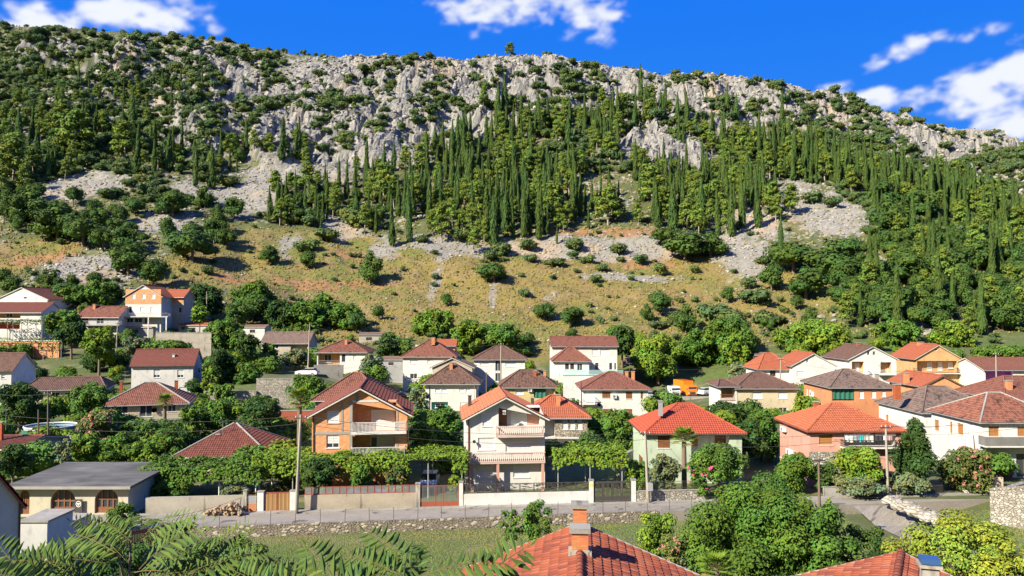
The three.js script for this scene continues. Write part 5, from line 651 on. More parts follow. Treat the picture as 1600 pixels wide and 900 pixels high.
{ const wire = (a, b, sag, dy = 0) => { const pts = []; for (let k = 0; k <= 14; k++) { const t = k / 14; pts.push(V(lerp(a.x, b.x, t), lerp(a.y, b.y, t) + dy - sag * 4 * t * (1 - t), lerp(a.z, b.z, t))); } const g = new THREE.TubeGeometry(new THREE.CatmullRomCurve3(pts), 28, .016, 4); const m = mesh('power_line', g, M.iron); tag(m, 'thin dark overhead wire strung between the utility poles', 'wire', 'overhead wires of the village'); };
  const L = at(-60, 640, 72), Rr = at(1680, 640, 79); for (const [dy, s] of [[-.1, .8], [-.75, 1.0]]) { wire(P1, P2, s, dy); wire(P2, P3, s, dy); wire(P3, Rr, s * .7, dy); wire(L, P1, s, dy); } wire(P1, at(553, 655, 78), .4, -.2); wire(P2, at(1040, 690, 82), .2, -.2); wire(P3, at(1303, 684, 80), .3, -.2); wire(P3, at(1500, 660, 86), .3, -.1); wire(P5, P6, 1.5, -.2); wire(P6, P7, 2, -.2); wire(P7, P8, 2.2, -.2); wire(P8, P10, 3, -.3); wire(P10, P11, 2.6, -.2); wire(P5, at(-60, 600, 90), .6, -.2); wire(P9, P8, .6, -.2); wire(at(390, 772, 70.4), at(250, 810, 66), .3); }
// ---------------------------------------------------------------- vehicles
function car(label, px, py, D, turn, color, type = 'car', group) {
  const p = at(px, py, D), y = Math.max(H(p.x, D), D < 100 ? -.12 : -9), o = thing(type === 'car' ? 'parked_car' : 'truck', label, type === 'car' ? 'car' : 'truck', V(p.x, y, -D), turn, group), pm = new THREE.MeshPhysicalMaterial({ color: rgb(...color), roughness: .35, clearcoat: .8, clearcoatRoughness: .1, side: THREE.DoubleSide });
  const ext = (pts, w, bev = .06) => { const g = new THREE.ExtrudeGeometry(new THREE.Shape(pts.map(q => new THREE.Vector2(...q))), { depth: w - 2 * bev, bevelEnabled: true, bevelSize: bev, bevelThickness: bev, bevelSegments: 2 }); g.translate(0, 0, -w / 2 + bev); return g; };
  const wheel = (x, z, r) => { const t = new THREE.CylinderGeometry(r, r, .22, 16); t.rotateX(Math.PI / 2); t.translate(x, r, z); const w = mesh('wheel', t, M.iron, o), c = new THREE.CylinderGeometry(r * .6, r * .6, .03, 12); c.rotateX(Math.PI / 2); c.translate(x, r, z + Math.sign(z) * .115); mesh('rim', c, M.metal, w); };
  if (type === 'car') {
    mesh('body', ext([[-2.1, .35], [2.1, .35], [2.15, .65], [1.95, .85], [1.0, .98], [-1.9, 1.0], [-2.15, .7]], 1.72), pm, o); mesh('cabin_glass', ext([[-1.85, .98], [1.0, .98], [.25, 1.44], [-1.55, 1.46]], 1.5), M.glass, o); mesh('car_roof', ext([[-1.62, 1.42], [.3, 1.42], [.2, 1.5], [-1.5, 1.52]], 1.42, .03), pm, o);
    for (const x of [-1.3, 1.32]) for (const z of [-.76, .76]) wheel(x, z, .32); for (const z of [-.6, .6]) { mesh('headlight', box(2.08, .66, z - .16, 2.2, .8, z + .16), M.frame, o); mesh('tail_light', box(-2.24, .72, z - .14, -2.1, .9, z + .14), M.rust, o); } mesh('bumper', box(2.12, .36, -.7, 2.24, .52, .7), M.concD, o);
  } else {
    mesh('chassis', box(-3.2, .5, -.5, 2.4, .75, .5), M.iron, o); mesh('cab', ext([[1.1, .6], [2.75, .6], [2.75, 1.5], [2.5, 2.5], [1.1, 2.55]], 2.1), pm, o); mesh('windscreen', box(2.66, 1.5, -.88, 2.74, 2.2, .88).rotateZ(0), M.glass, o); mesh('grille', box(2.78, .8, -.7, 2.84, 1.2, .7), M.iron, o); mesh('bumper', box(2.72, .45, -1.02, 2.9, .72, 1.02), type === 'box' ? M.iron : M.concD, o);
    for (const z of [-.8, .8]) { mesh('headlight', box(2.79, .86, z - .16, 2.86, 1.08, z + .16), M.frame, o); mesh('mirror', box(2.5, 1.6, z * 1.45 - .08, 2.6, 2.0, z * 1.45 + .08), M.iron, o); } for (const x of [-2.2, 1.8]) for (const z of [-.85, .85]) wheel(x, z, .44);
    if (type === 'box') mesh('cargo_box', ext([[-3.3, .85], [.95, .85], [.95, 3.3], [-3.3, 3.3]], 2.3, .05), pm, o); else { mesh('flatbed', box(-3.3, .85, -1.05, .9, .98, 1.05), M.metal, o); mesh('side_board', box(-3.3, .98, 1.0, .9, 1.35, 1.05), M.metal, o); mesh('side_board', box(-3.3, .98, -1.05, .9, 1.35, -1.0), M.metal, o); }
  }
}
const toCam = -Math.PI / 2;
car('white hatchback parked beside the pole on the upper road', 480, 583, 156, Math.PI * .98, [.75, .75, .74]);
car('orange box truck parked on the gravel yard', 1072, 619, 164, toCam + .28, [.85, .20, .015], 'box'); car('white flatbed truck beside the orange box truck', 1046, 618, 163, toCam + .3, [.7, .71, .72], 'flat'); car('silver car beside the white flatbed truck', 1018, 619, 160, .2, [.42, .46, .52]); car('white estate car at the end of the gravel yard', 1107, 619, 162, .5, [.74, .74, .73]);
car('grey car in the shade under the vine carport', 671, 756, 79.5, -Math.PI / 2, [.45, .45, .46]); car('dark blue car behind the railing under the vines', 580, 770, 75.2, 0, [.06, .09, .16]); car('dark car on the terrace below dark red pyramid roof', 615, 596, 146, 0, [.06, .08, .1]);
// laundry on the pink house's balcony
{ const cols = [[.7, .7, .68], [.68, .66, .62], [.25, .3, .36], [.05, .5, .52], [.45, .45, .4], [.62, .6, .52], [.03, .03, .04], [.03, .03, .04], [.4, .55, .65], [.6, .3, .3]], a = HS.pink; let x = 1320; cols.forEach((c, k) => { const w = 5.5 + 2.5 * hash2(k, 3); const q = a.rect('f', [x, 681, x + w, 681 + 8 + 3 * hash2(k, 9)], .75), g = new THREE.PlaneGeometry(q[2] - q[0], q[3] - q[1], 8, 4), p = g.attributes.position; for (let i = 0; i < p.count; i++) p.setZ(i, .04 * Math.sin(p.getX(i) * 14 + k) * (1 - p.getY(i))); g.translate((q[0] + q[2]) / 2, (q[1] + q[3]) / 2, .72); g.applyMatrix4(a.o.matrixWorld); g.computeVertexNormals(); const m = mesh('hanging_laundry', g, std(c, .95)); tag(m, ['white shirt', 'off-white shirt', 'slate towel', 'turquoise towel', 'khaki shirt', 'cream shirt', 'black trousers', 'black shirt', 'pale blue shirt', 'dusty pink cloth'][k] + ' drying on the line of the pink house balcony', 'laundry'); x += w + .7; }); 
  const q = a.rect('f', [1319, 680, 1400, 681.2], .72); const ln = bar(V(q[0], q[3], .72), V(q[2], q[3], .72), .012, 4); ln.applyMatrix4(a.o.matrixWorld); tag(mesh('washing_line', ln, M.frame), 'thin washing line across the pink house balcony', 'washing line'); }
// pool with green screen
{ const p = at(80, 678, 100), o = thing('round_pool', 'round above-ground pool with white rim and dark green screen', 'pool', V(p.x, p.y - .55, -100)); const c = new THREE.CylinderGeometry(3, 3, 1.6, 28, 1, true); c.translate(0, .8, 0); mesh('pool_wall', c, M.white2, o); const s = new THREE.CylinderGeometry(3.25, 3.25, 1.5, 28, 1, true, -1.9, 3.6); s.translate(0, .65, 0); mesh('screen', s, M.green, o); const t = new THREE.TorusGeometry(3, .1, 6, 28); t.rotateX(Math.PI / 2); t.translate(0, 1.6, 0); mesh('rim', t, M.frame, o); const w = new THREE.CircleGeometry(2.95, 28); w.rotateX(-Math.PI / 2); w.translate(0, 1.45, 0); mesh('water', w, new THREE.MeshPhysicalMaterial({ color: rgb(.06, .2, .3), roughness: .05, side: THREE.DoubleSide }), o); }
// retaining and terrace walls among the houses
for (const [label, a, b, Da, Db, top, bot, m] of [['tall fieldstone retaining wall below the upper road', 400, 470, 135, 135.5, 592, 640, M.stoneW], ['fieldstone garden wall beside the long white house', 318, 400, 134, 134.5, 612, 640, M.stoneW], ['concrete yard wall beneath the patchy red roof', 490, 536, 158, 158, 571, 586, M.concD], ['vine terrace wall of orange blocks with posts', -20, 92, 166, 166, 534, 551, M.block], ['long pale terrace wall below the upper shed', 243, 330, 160, 160, 520, 545, M.concL], ['pale concrete wall under the gravel yard', 1040, 1130, 158, 158, 620, 632, M.concL], ['pale wall below the glass railing house', 880, 945, 150, 150, 587, 612, M.white], ['broken stone wall on the bank above gable house row', 1200, 1262, 172, 172, 560, 570, M.stone], ['red painted garden wall behind the orange block house', 434, 490, 116, 116, 642, 668, M.rust], ['pale retaining wall beside the poles of the pool', 30, 110, 92, 92, 682, 714, M.concL], ['sloping concrete ramp wall beside mint house', 968, 990, 80, 84, 715, 760, M.conc]]) { const A = at(a, bot, Da), B = at(b, bot, Db), T = at(a, top, Da); const r = run('terrace_wall', label, 'wall', [A.x, Da], [B.x, Db]); const y0 = Math.min(A.y, H(A.x, Da), H(B.x, Db)) - .5; mesh('wall_body', box(0, y0, -.35, r.L, T.y, 0), m, r.o); mesh('coping', box(-.04, T.y, -.4, r.L + .04, T.y + .09, .05), M.conc, r.o); }
// ---------------------------------------------------------------- garden trees and shrubs of the village, one by one
let seedT = 5000;
function gtree(name, label, px, top, bot, wpx, D, col, o = {}) {
  const c = at(px, bot, D), T = at(px, top, D); if (o.cat === 'bush' || name === 'oleander_bush') c.y = Math.min(c.y, H(c.x, D) + .15); const y0 = Math.min(c.y, H(c.x, D) + (o.lift || 0)), h = T.y - c.y, w = wpx * D / F / 2 * 1.12, r = rand(seedT += 7), base = V(c.x, H(c.x, D), -D), dy = c.y - base.y;
  const leaf = o.leaf || Math.max(.1, D * .0034), L = [], n = o.lobes || Math.round(clamp(10 + w * 9, 12, 64));
  for (let k = 0; k < n; k++) { const a = k * 2.4 + r(), t = (k + .5) / n, q = Math.pow(r(), .6) * (o.cone ? (1 - t * .85) : Math.sqrt(1 - Math.pow(2 * t - 1, 2) * .7)), s = lerp(.20, .36, r()) * (n > 40 ? .78 : 1) * (o.cone ? 1 - t * .45 : 1); L.push([Math.cos(a) * q * w * .8, dy + h * lerp(.12, .9, t), Math.sin(a) * q * w * .8, w * s, Math.min(h * .3, w * s * (o.tall || .85)), w * s]); }
  const area = L.reduce((q, l) => q + 9 * l[3] * l[4], 0), nl = Math.round(clamp(area / (.36 * leaf * leaf) * .85, 400, o.max || 9000));
  const t = thing(name, label, o.cat || (name.includes('tree') ? 'tree' : 'shrub'), base, 0, o.group);
  mesh(name.includes('tree') ? 'trunk' : 'stem', trunk(seedT, Math.max(.4, dy + h * .6), Math.max(.05, w * .07), L.slice(0, 6)), bark, t);
  mesh('crown', crown(seedT, L, nl, leaf, col, { a: .34, h: .2, core: o.core ?? .5, upn: .4 }), LEAF(0, 'l'), t);
  if (o.flower) { const b = leafBuilder(), q = rand(seedT + 1); for (let k = 0; k < (o.nf || 160); k++) { const l = L[Math.floor(q() * L.length)], d = dirOf(q); d[1] = Math.abs(d[1]); for (let m = 0; m < 3; m++) b.leaf(l[0] + d[0] * l[3] * 1.08 + (q() - .5) * .2, l[1] + d[1] * l[4] * 1.08 + (q() - .5) * .2, l[2] + d[2] * l[5] * 1.08, d[0], d[1] + .3, d[2] + .6, leaf * .9, leaf * .8, tint(q, o.flower, .25, .1), q() - .5, q(), q() - .5); } mesh('blossom', b.build(), LEAF(0, 'l'), t); }
  FOOT.push([c.x, D, w * .5, w, w]); return t;
}
const pinkF = [.40, .17, .13], hotF = [.62, .10, .22];
const TREES = [
  ['garden_tree', 'dark dense tree hiding the corner of the pool house', 30, 598, 658, 66, 106, G.dark], ['fig_tree', 'broad-leaved fig tree between the two cream houses', 140, 600, 652, 56, 103, G.fig], ['oleander_bush', 'large oleander with dusty pink blossom below the cream house', 152, 642, 694, 60, 95, G.shrub, { flower: pinkF, nf: 170 }],
  ['garden_shrub', 'bright yellow-green hedge behind the workshop roof', 135, 676, 728, 56, 82, G.lime], ['garden_shrub', 'mid green shrub above the workshop roof', 190, 676, 728, 60, 82, G.mid], ['garden_shrub', 'lime shrub next to the workshop roof corner', 226, 690, 730, 44, 80, G.lime], ['garden_tree', 'leafy tree between workshop and dark pyramid roof', 262, 668, 722, 54, 86, G.mid], ['garden_shrub', 'grey-green bush behind the workshop aerial', 98, 685, 728, 34, 80, G.olive],
  ['garden_tree', 'dark tree at the foot of the leaning electricity poles', 20, 694, 745, 56, 77, G.dark], ['garden_tree', 'green tree beside the cream house palm', 298, 632, 690, 46, 100, G.mid], ['garden_tree', 'spreading tree above the dark pyramid roof', 345, 626, 672, 84, 104, G.mid], ['garden_tree', 'tree on the slope above pyramid roof, towards the red wall', 405, 624, 682, 60, 97, G.dark], ['garden_shrub', 'green climbers covering the slope under the cream house', 215, 660, 690, 70, 98, G.fig],
  ['garden_tree', 'tree against the wall of the white vine house', 98, 485, 528, 60, 172, G.mid], ['garden_tree', 'tall tree in the terrace corner below sagging roof', 112, 503, 538, 52, 165, G.dark], ['garden_tree', 'yellowish tree below the sagging tile roof', 155, 510, 562, 56, 152, G.lime], ['garden_tree', 'low tree before the concrete garage', 215, 527, 556, 50, 152, G.olive], ['garden_shrub', 'long hedge on the terrace behind the long white house', 262, 534, 550, 76, 150, G.mid], ['garden_tree', 'large tree beside the tiny orange-roofed shed', 352, 500, 548, 66, 163, G.mid], ['garden_tree', 'tree right behind the white flat-topped hut', 385, 520, 560, 40, 160, G.dark], ['garden_tree', 'bright tree at the gable end of the long white house', 327, 570, 622, 26, 131, G.lime], ['garden_tree', 'bushy tree above the fieldstone garden wall', 342, 545, 600, 50, 142, G.dark], ['garden_shrub', 'shrub hanging over the fieldstone wall', 385, 568, 606, 44, 142, G.mid], ['garden_shrub', 'dark bush in the sunken garden by fieldstone wall', 350, 600, 628, 36, 126, G.mid],
  ['garden_tree', 'dark tree behind the sagging tile roof', 112, 444, 486, 56, 200, G.mid], ['garden_tree', 'round tree between sagging roof and block attic house', 160, 440, 478, 60, 202, G.mid], ['garden_tree', 'tree standing behind the block attic house', 320, 446, 492, 62, 204, G.dark], ['garden_shrub', 'light shrub beside the rear wing of block attic house', 312, 478, 504, 30, 186, G.lime], ['garden_tree', 'big tree above the ruined pale hut', 398, 442, 488, 76, 212, G.mid], ['garden_tree', 'tree behind the ivy house', 440, 470, 520, 60, 203, G.dark], ['garden_tree', 'bright tree on the bank behind ivy house', 482, 470, 524, 64, 203, G.mid], ['garden_tree', 'tree on the bank above the patchy red roof', 540, 476, 516, 62, 205, G.mid], ['garden_tree', 'wide bush tree on the bank beside the ivy house', 505, 460, 500, 50, 214, G.mid],
  ['garden_tree', 'big lime-green tree on the bank above dark red pyramid roof', 678, 486, 528, 72, 203, G.lime], ['garden_tree', 'lime-green tree behind the small orange outbuilding', 733, 500, 552, 60, 190, G.lime], ['garden_tree', 'lime-green tree behind the white three-level house', 786, 506, 552, 66, 190, G.mid], ['garden_tree', 'dark cypress-like tree beside the grey lean-to', 605, 520, 562, 40, 168, G.dark], ['garden_tree', 'tree in front of the patchy red roof house', 578, 552, 604, 46, 148, G.olive], ['garden_tree', 'tree below the grey lean-to', 588, 572, 604, 40, 142, G.mid],
  ['garden_tree', 'bushy tree between orange block house and white gable house', 690, 640, 704, 72, 95, G.mid], ['garden_shrub', 'light shrub in front of square white house', 655, 606, 650, 34, 118, G.olive], ['garden_shrub', 'shrub at the side of the orange block house', 660, 660, 702, 44, 90, G.mid], ['garden_tree', 'tree over the upper road retaining wall', 478, 584, 632, 60, 128, G.mid], ['garden_tree', 'dark tree beneath the fieldstone retaining wall', 418, 620, 660, 44, 118, G.dark], ['garden_shrub', 'climbing shrub on the grey-white ivy house', 420, 536, 572, 30, 168, G.mid], ['garden_shrub', 'creeper over the front of ivy house', 462, 547, 572, 46, 168, G.olive],
  ['garden_tree', 'big bright tree below the dry meadow beside gravel yard', 1028, 524, 592, 84, 177, G.lime], ['garden_tree', 'dark tree at the gable of glass railing house', 972, 508, 560, 50, 184, G.dark], ['garden_tree', 'tree between the bright tree and the thicket', 1090, 512, 572, 60, 184, G.mid], ['garden_tree', 'broad bright tree above the small concrete shed', 1140, 496, 574, 90, 184, G.mid], ['garden_tree', 'lime tree behind the cream house', 1150, 520, 578, 50, 178, G.lime], ['garden_shrub', 'pale brush on the bank beside the gravel yard', 1155, 570, 596, 40, 166, G.olive],
  ['garden_tree', 'tree between stone-faced house and mint house', 968, 636, 712, 54, 96, G.mid], ['garden_tree', 'tree behind the red mint-house roof', 1190, 634, 724, 64, 94, G.mid], ['garden_tree', 'tree filling the gap beside mint house', 1170, 650, 720, 50, 90, G.dark], ['garden_shrub', 'shrub below the white shuttered house', 935, 642, 668, 50, 118, G.lime], ['garden_tree', 'small tree below parked silver car', 1033, 610, 640, 40, 138, G.dark], ['garden_tree', 'tree in front of the cream two-storey house', 1135, 632, 662, 60, 118, G.dark],
  ['garden_tree', 'rounded bush tree at the mint house porch', 1122, 694, 752, 82, 76.5, G.fig], ['olive_tree', 'grey-green olive in the corner of mint house garden', 1040, 712, 770, 52, 75.5, G.olive], ['oleander_bush', 'oleander with hot pink flowers by the mint house', 1092, 722, 768, 46, 75, G.mid, { flower: hotF, nf: 36 }], ['ivy_shrub', 'bright ivy spilling down beside mint house wall', 992, 728, 766, 36, 78, G.lime],
  ['garden_tree', 'large dark pyramidal tree between pink and corner house', 1432, 650, 748, 84, 77.6, G.dark, { tall: 1.1, cone: 1 }], ['ivy_shrub', 'bright lime ivy mound below the pink house balcony', 1345, 702, 752, 76, 77, G.lime], ['oleander_bush', 'rounded oleander with pink blossom before the brown garage', 1512, 704, 758, 84, 77.6, G.shrub, { flower: pinkF, nf: 130 }], ['garden_shrub', 'hedge shrub at the pink house corner', 1240, 712, 762, 70, 77.5, G.mid], ['garden_shrub', 'dark bush below the pink house stonework', 1290, 722, 766, 44, 77, G.dark], ['hedge', 'grey-green hedge behind the street wall of the pink house', 1335, 744, 768, 90, 76.4, G.olive], ['hedge', 'grey-green hedge beside the low iron gate', 1415, 742, 768, 70, 77.0, G.olive], ['garden_tree', 'small tree squeezed behind the pink house roof', 1262, 622, 652, 52, 105, G.lime],
  ['garden_shrub', 'long bright hedge on the bank above the gable house row', 1270, 506, 546, 110, 184, G.lime], ['garden_tree', 'rounded tree on the bank above the two-eyed gable', 1400, 500, 548, 70, 186, G.mid], ['garden_tree', 'pale tree on the bank behind the apricot house', 1490, 504, 548, 70, 184, G.lime], ['garden_shrub', 'green vegetable rows behind the long low house', 1570, 542, 558, 90, 172, G.mid],
  ['great_tree', 'great dense green tree filling the lot beside the street', 1180, 752, 925, 215, 47, G.mid, { cat: 'tree', max: 46000, leaf: .19 }], ['great_tree', 'second great green tree beside the dark wooden pole', 1275, 782, 920, 110, 45, G.mid, { cat: 'tree', max: 20000, leaf: .19 }], ['thuja', 'narrow bright yellow-green conifer at the wooden pole', 1296, 772, 850, 30, 52, G.lime, { cone: 1, tall: 2, cat: 'conifer' }],
  ['lot_bush', 'tall yellow-green bush at the corner of the lawn', 1500, 800, 930, 150, 44, [.20, .25, .03], { cat: 'bush', max: 26000, leaf: .17 }], ['lot_bush', 'yellow-green bush spreading under the stone barn', 1580, 826, 930, 110, 42, [.20, .25, .03], { cat: 'bush', max: 18000, leaf: .17 }], ['lot_bush', 'yellow-green bush next to the second tiled roof', 1420, 840, 920, 90, 44, [.16, .21, .03], { cat: 'bush', max: 14000, leaf: .17 }], ['lot_bush', 'dark green bush below the great tree', 1350, 812, 920, 90, 46, G.dark, { cat: 'bush', max: 14000, leaf: .17 }],
  ['lot_bush', 'grassy green bush beside the foreground tiled roof', 1025, 796, 850, 80, 55, G.lime, { cat: 'bush' }], ['lot_bush', 'grey-green willow bush beside oleander', 1085, 806, 880, 60, 50, G.olive, { cat: 'bush' }], ['oleander_bush', 'fading pink oleander at the eave of the foreground roof', 1045, 828, 900, 62, 48, G.shrub, { flower: pinkF, nf: 90, leaf: .16 }],
  ['fruit_tree', 'young fruit tree standing below the retaining wall', 835, 782, 850, 56, 60, G.fig, { cat: 'tree' }], ['fruit_tree', 'smaller young fruit tree below the retaining wall', 798, 792, 850, 36, 60, G.fig, { cat: 'tree' }], ['lot_bush', 'leafy dark bush in the shade below the driveway', 380, 836, 920, 90, 44, G.mid, { cat: 'bush', leaf: .17 }], ['lot_bush', 'dark bush below the workshop yard', 310, 830, 920, 90, 42, G.dark, { cat: 'bush', leaf: .17 }], ['lot_bush', 'bush at the foot of the picket fence', 180, 836, 920, 110, 40, G.dark, { cat: 'bush', leaf: .17 }], ['lot_bush', 'grey-leaved bush at the edge of the grass lot', 420, 850, 930, 80, 40, G.olive, { cat: 'bush', leaf: .17 }], ['lot_bush', 'small bush on the driveway below the workshop', 190, 786, 815, 46, 64, G.mid, { cat: 'bush', leaf: .17 }], ['lot_bush', 'green bush at the low end of the picket fence', 90, 860, 940, 110, 36, G.mid, { cat: 'bush', leaf: .15 }],
];
for (const a of TREES) gtree(...a);
// palms
function palm(label, px, top, bot, D, s = 1) { const c = at(px, bot, D), T = at(px, top, D), o = thing('palm_tree', label, 'palm', V(c.x, H(c.x, D), -D)), h = T.y - H(c.x, D) - .6 * s, r = rand(seedT += 3); mesh('trunk', bar(V(0, -.3, 0), V(0, h, 0), .22 * s, 9, .16 * s), bark, o); for (let k = 0; k < 34; k++) { const a = k * 2.4, e = lerp(1.1, -.5, k / 34), b = leafBuilder(), len = lerp(.8, 1.1, r()) * s; const d = V(Math.cos(a) * Math.cos(e), Math.sin(e), Math.sin(a) * Math.cos(e)), t = V(-Math.sin(a), 0, Math.cos(a)), nn = V().crossVectors(t, d).normalize(), c0 = V(0, h, 0).addScaledVector(d, len * .5); for (let f = -5; f <= 5; f++) { const q = d.clone().multiplyScalar(Math.cos(f * .24)).addScaledVector(t, Math.sin(f * .24)), cc = c0.clone().addScaledVector(q, len * .3); b.leaf(cc.x, cc.y - .12 * len * (1 - d.y), cc.z, nn.x + (r() - .5) * .3, nn.y + .2, nn.z + (r() - .5) * .3, len * .62, .075 * s, tint(r, k > 27 ? [.2, .17, .05] : G.lime, .25), q.x, q.y - .2, q.z); } b.solid(bar(V(0, h - .05, 0), c0, .018 * s, 4), [.12, .12, .04]); mesh('frond', b.build(), LEAF(0, 'l'), o); } }
palm('fan palm in front of the mint house window', 1069, 670, 745, 77.5, 1.3); palm('fan palm beside the cream house terrace', 257, 617, 676, 108, 1.3); palm('yellowish fan palm before the red garden wall', 468, 610, 668, 93, 1.5); palm('low fan palm at the corner of the foreground roof', 1120, 868, 940, 36, .9);
// vine pergolas: posts, beams and a leafy roof
function pergola(label, px0, px1, D, yTop, dep, col, o = {}) { const a = at(px0, yTop, D), b = at(px1, yTop, D), w = b.x - a.x, y0 = H((a.x + b.x) / 2, D), t = thing('vine_pergola', label, 'pergola', V(a.x, y0, -D)), h = a.y - y0, n = Math.max(2, Math.round(w / 3.2)), r = rand(seedT += 11); for (let k = 0; k <= n; k++) for (const z of [0, -dep]) mesh('post', bar(V(w * k / n, -.3, z), V(w * k / n, h, z), .06, 6), o.post || M.zinc, t); for (let k = 0; k <= n; k++) mesh('beam', bar(V(w * k / n, h, .1), V(w * k / n, h, -dep - .1), .045, 6), M.zinc, t); for (const z of [0, -dep / 2, -dep]) mesh('rail', bar(V(-.1, h + .05, z), V(w + .1, h + .05, z), .04, 6), M.zinc, t); const bl = leafBuilder(), N = Math.round(w * dep * (o.den || 105)); for (let k = 0; k < N; k++) { const x = -.5 + r() * (w + 1), z = .55 - r() * (dep + 1), m = fbm(x * .5 + seedT, z * .5, 2), s = lerp(.2, .42, r()), hang = r() < .24 && !(o.gap && x > o.gap[0] * w && x < o.gap[1] * w) ? -r() * (o.hang || .9) : 0; bl.leaf(x, h + .15 + (m - .3) * .9 * (o.bump || 1) + (r() - .5) * .35 + hang, hang && r() < .45 ? .3 + .3 * r() : z, (r() - .5) * .9, .8 - (hang ? .6 : 0), (r() - .5) * .9 + (hang ? .8 : 0), s, s * .85, tint(r, col, .3, .2), r() - .5, -.2, r() - .5); } mesh('vine_foliage', bl.build(), LEAF(0, 'l'), t); }
pergola('long vine pergola in front of the orange block house', 405, 722, 75.4, 720, 4.2, G.lime, { hang: 1.5, bump: 1.05, den: 95, gap: [.74, .95] }); pergola('vine arbour on white pipe posts above the concrete wall', 228, 400, 74.5, 738, 5, G.mid, { post: M.frame, hang: 1.1, bump: 1.6 }); pergola('vine arbour on posts beside the white gable house', 872, 972, 77.5, 716, 5, G.lime, { hang: 1.1, bump: 1.6 }); pergola('vine pergola in front of the white vine house', -25, 66, 168, 503, 3, G.olive, { den: 22 }); pergola('vines trained along the block terrace wall', -20, 90, 164, 533, 1.4, G.lime, { den: 24, hang: 2 });
for (const [l, px, top, bot, w, D, c] of [['climber draped from the long pergola beside the concrete pole', 500, 716, 775, 60, 74.6, G.dark], ['climber hanging from the middle of the long pergola', 565, 722, 768, 46, 74.8, G.mid], ['brownish shrub under the long pergola beside driveway', 620, 726, 768, 40, 74.8, G.shrub], ['green shrub beside the carport opening', 712, 742, 768, 26, 75.5, G.lime], ['leafy vegetable plants under the white-posted arbour', 270, 752, 778, 60, 74, G.mid], ['pale cabbage plants at the end of the arbour', 365, 762, 778, 40, 73.5, G.olive], ['climber at the corner of the white-posted arbour', 262, 722, 770, 40, 75, G.mid]]) gtree('climbing_shrub', l, px, top, bot, w, D, c);
// shrubs filling the gardens between the houses
const SHORT = { brick: 'orange block house', gable: 'tall white baluster house', mint: 'mint house', pink: 'pink house', corner: 'corner house with garage', arch: 'arched workshop', hipleft: 'dark red pyramid roof', lilac: 'faded red pyramid roof', stone: 'stone-faced house', brownR: 'grey-brown mottled roof', redR: 'mottled red roof', orangeR: 'orange-painted house', blockR: 'orange block gable', cream: 'cream house over the yard', porch: 'open porch', brownwin: 'white house with brown shutters', yellow: 'yellow house', twinwin: 'square white house', shed1: 'half-built grey gable', terrace: 'white house with dark red pyramid roof', orangebox: 'small orange outbuilding', threefl: 'white three-level house', glassrail: 'white house with glass railing', wing: 'glazed terrace wing', gfront: 'plain front gable', gfrontl: 'orange-roofed side wing', twoeyes: 'gable with two attic windows', apricot: 'apricot house', purple: 'house with purple recess', long: 'long white house', creamL: 'cream house with two chimneys', poolhouse: 'house above the pool', edgeL: 'white house at vine terrace', topL: 'broad white top-row gable', vine: 'white vine house', arches: 'sagging tile roof', halfbrick: 'block attic house', halfwing: 'rear wing of block attic house', ivy: 'ivy house', carhouse: 'patchy red roof', edgedark: 'house beside the workshop', sa: 'tiny orange-roofed shed', sb: 'flat-topped white hut', sc: 'ruined pale hut', sd: 'small concrete shed', se: 'grey lean-to', sf: 'low concrete hut', sg: 'concrete garage' };
{ let made = 0; const keys = Object.keys(SHORT).filter(k => HS[k]), tone = ['mid-green', 'bright lime-green', 'broad-leaved', 'mid-green', 'dark green', 'bright lime-green'];
  for (let t = 0; t < 9000 && made < 295; t++) {
    const D = rr(80, 203), px = R() < .45 ? rr(-20, 520) : rr(520, 1620), x = (px - 800) / F * D; if (px > 1000 && px < 1130 && D > 138 && D < 172) continue; if (px > 436 && px < 515 && D > 138 && D < 166) continue;
    if (FOOT.some(([a, b, r]) => Math.hypot(a - x, b - D) < r * .84 + 1.0) || !free(x, D, 1.0)) continue;
    let best = keys[0], bd = 1e9; for (const k of keys) { const p = HS[k].o.position, q = Math.hypot(p.x - x, -p.z + HS[k].d / 2 - D); if (q < bd) { bd = q; best = k; } }
    const h = rr(1.8, 5), c = plant('garden_shrub', x, D, h, '', 'shrub', ''), v = proto.garden_shrub.findIndex(o => o.children[1].geometry === c.children[1].geometry), side = D < -HS[best].o.position.z ? 'in front of' : D > -HS[best].o.position.z + HS[best].d ? 'behind' : 'beside';
    const l = (h < 2.8 ? 'small ' : h < 4 ? 'medium-sized ' : 'tall ') + tone[v] + ' garden shrub ' + side + ' the ' + SHORT[best]; tag(c, l, 'shrub', 'shrubs: ' + l); made++;
  } }
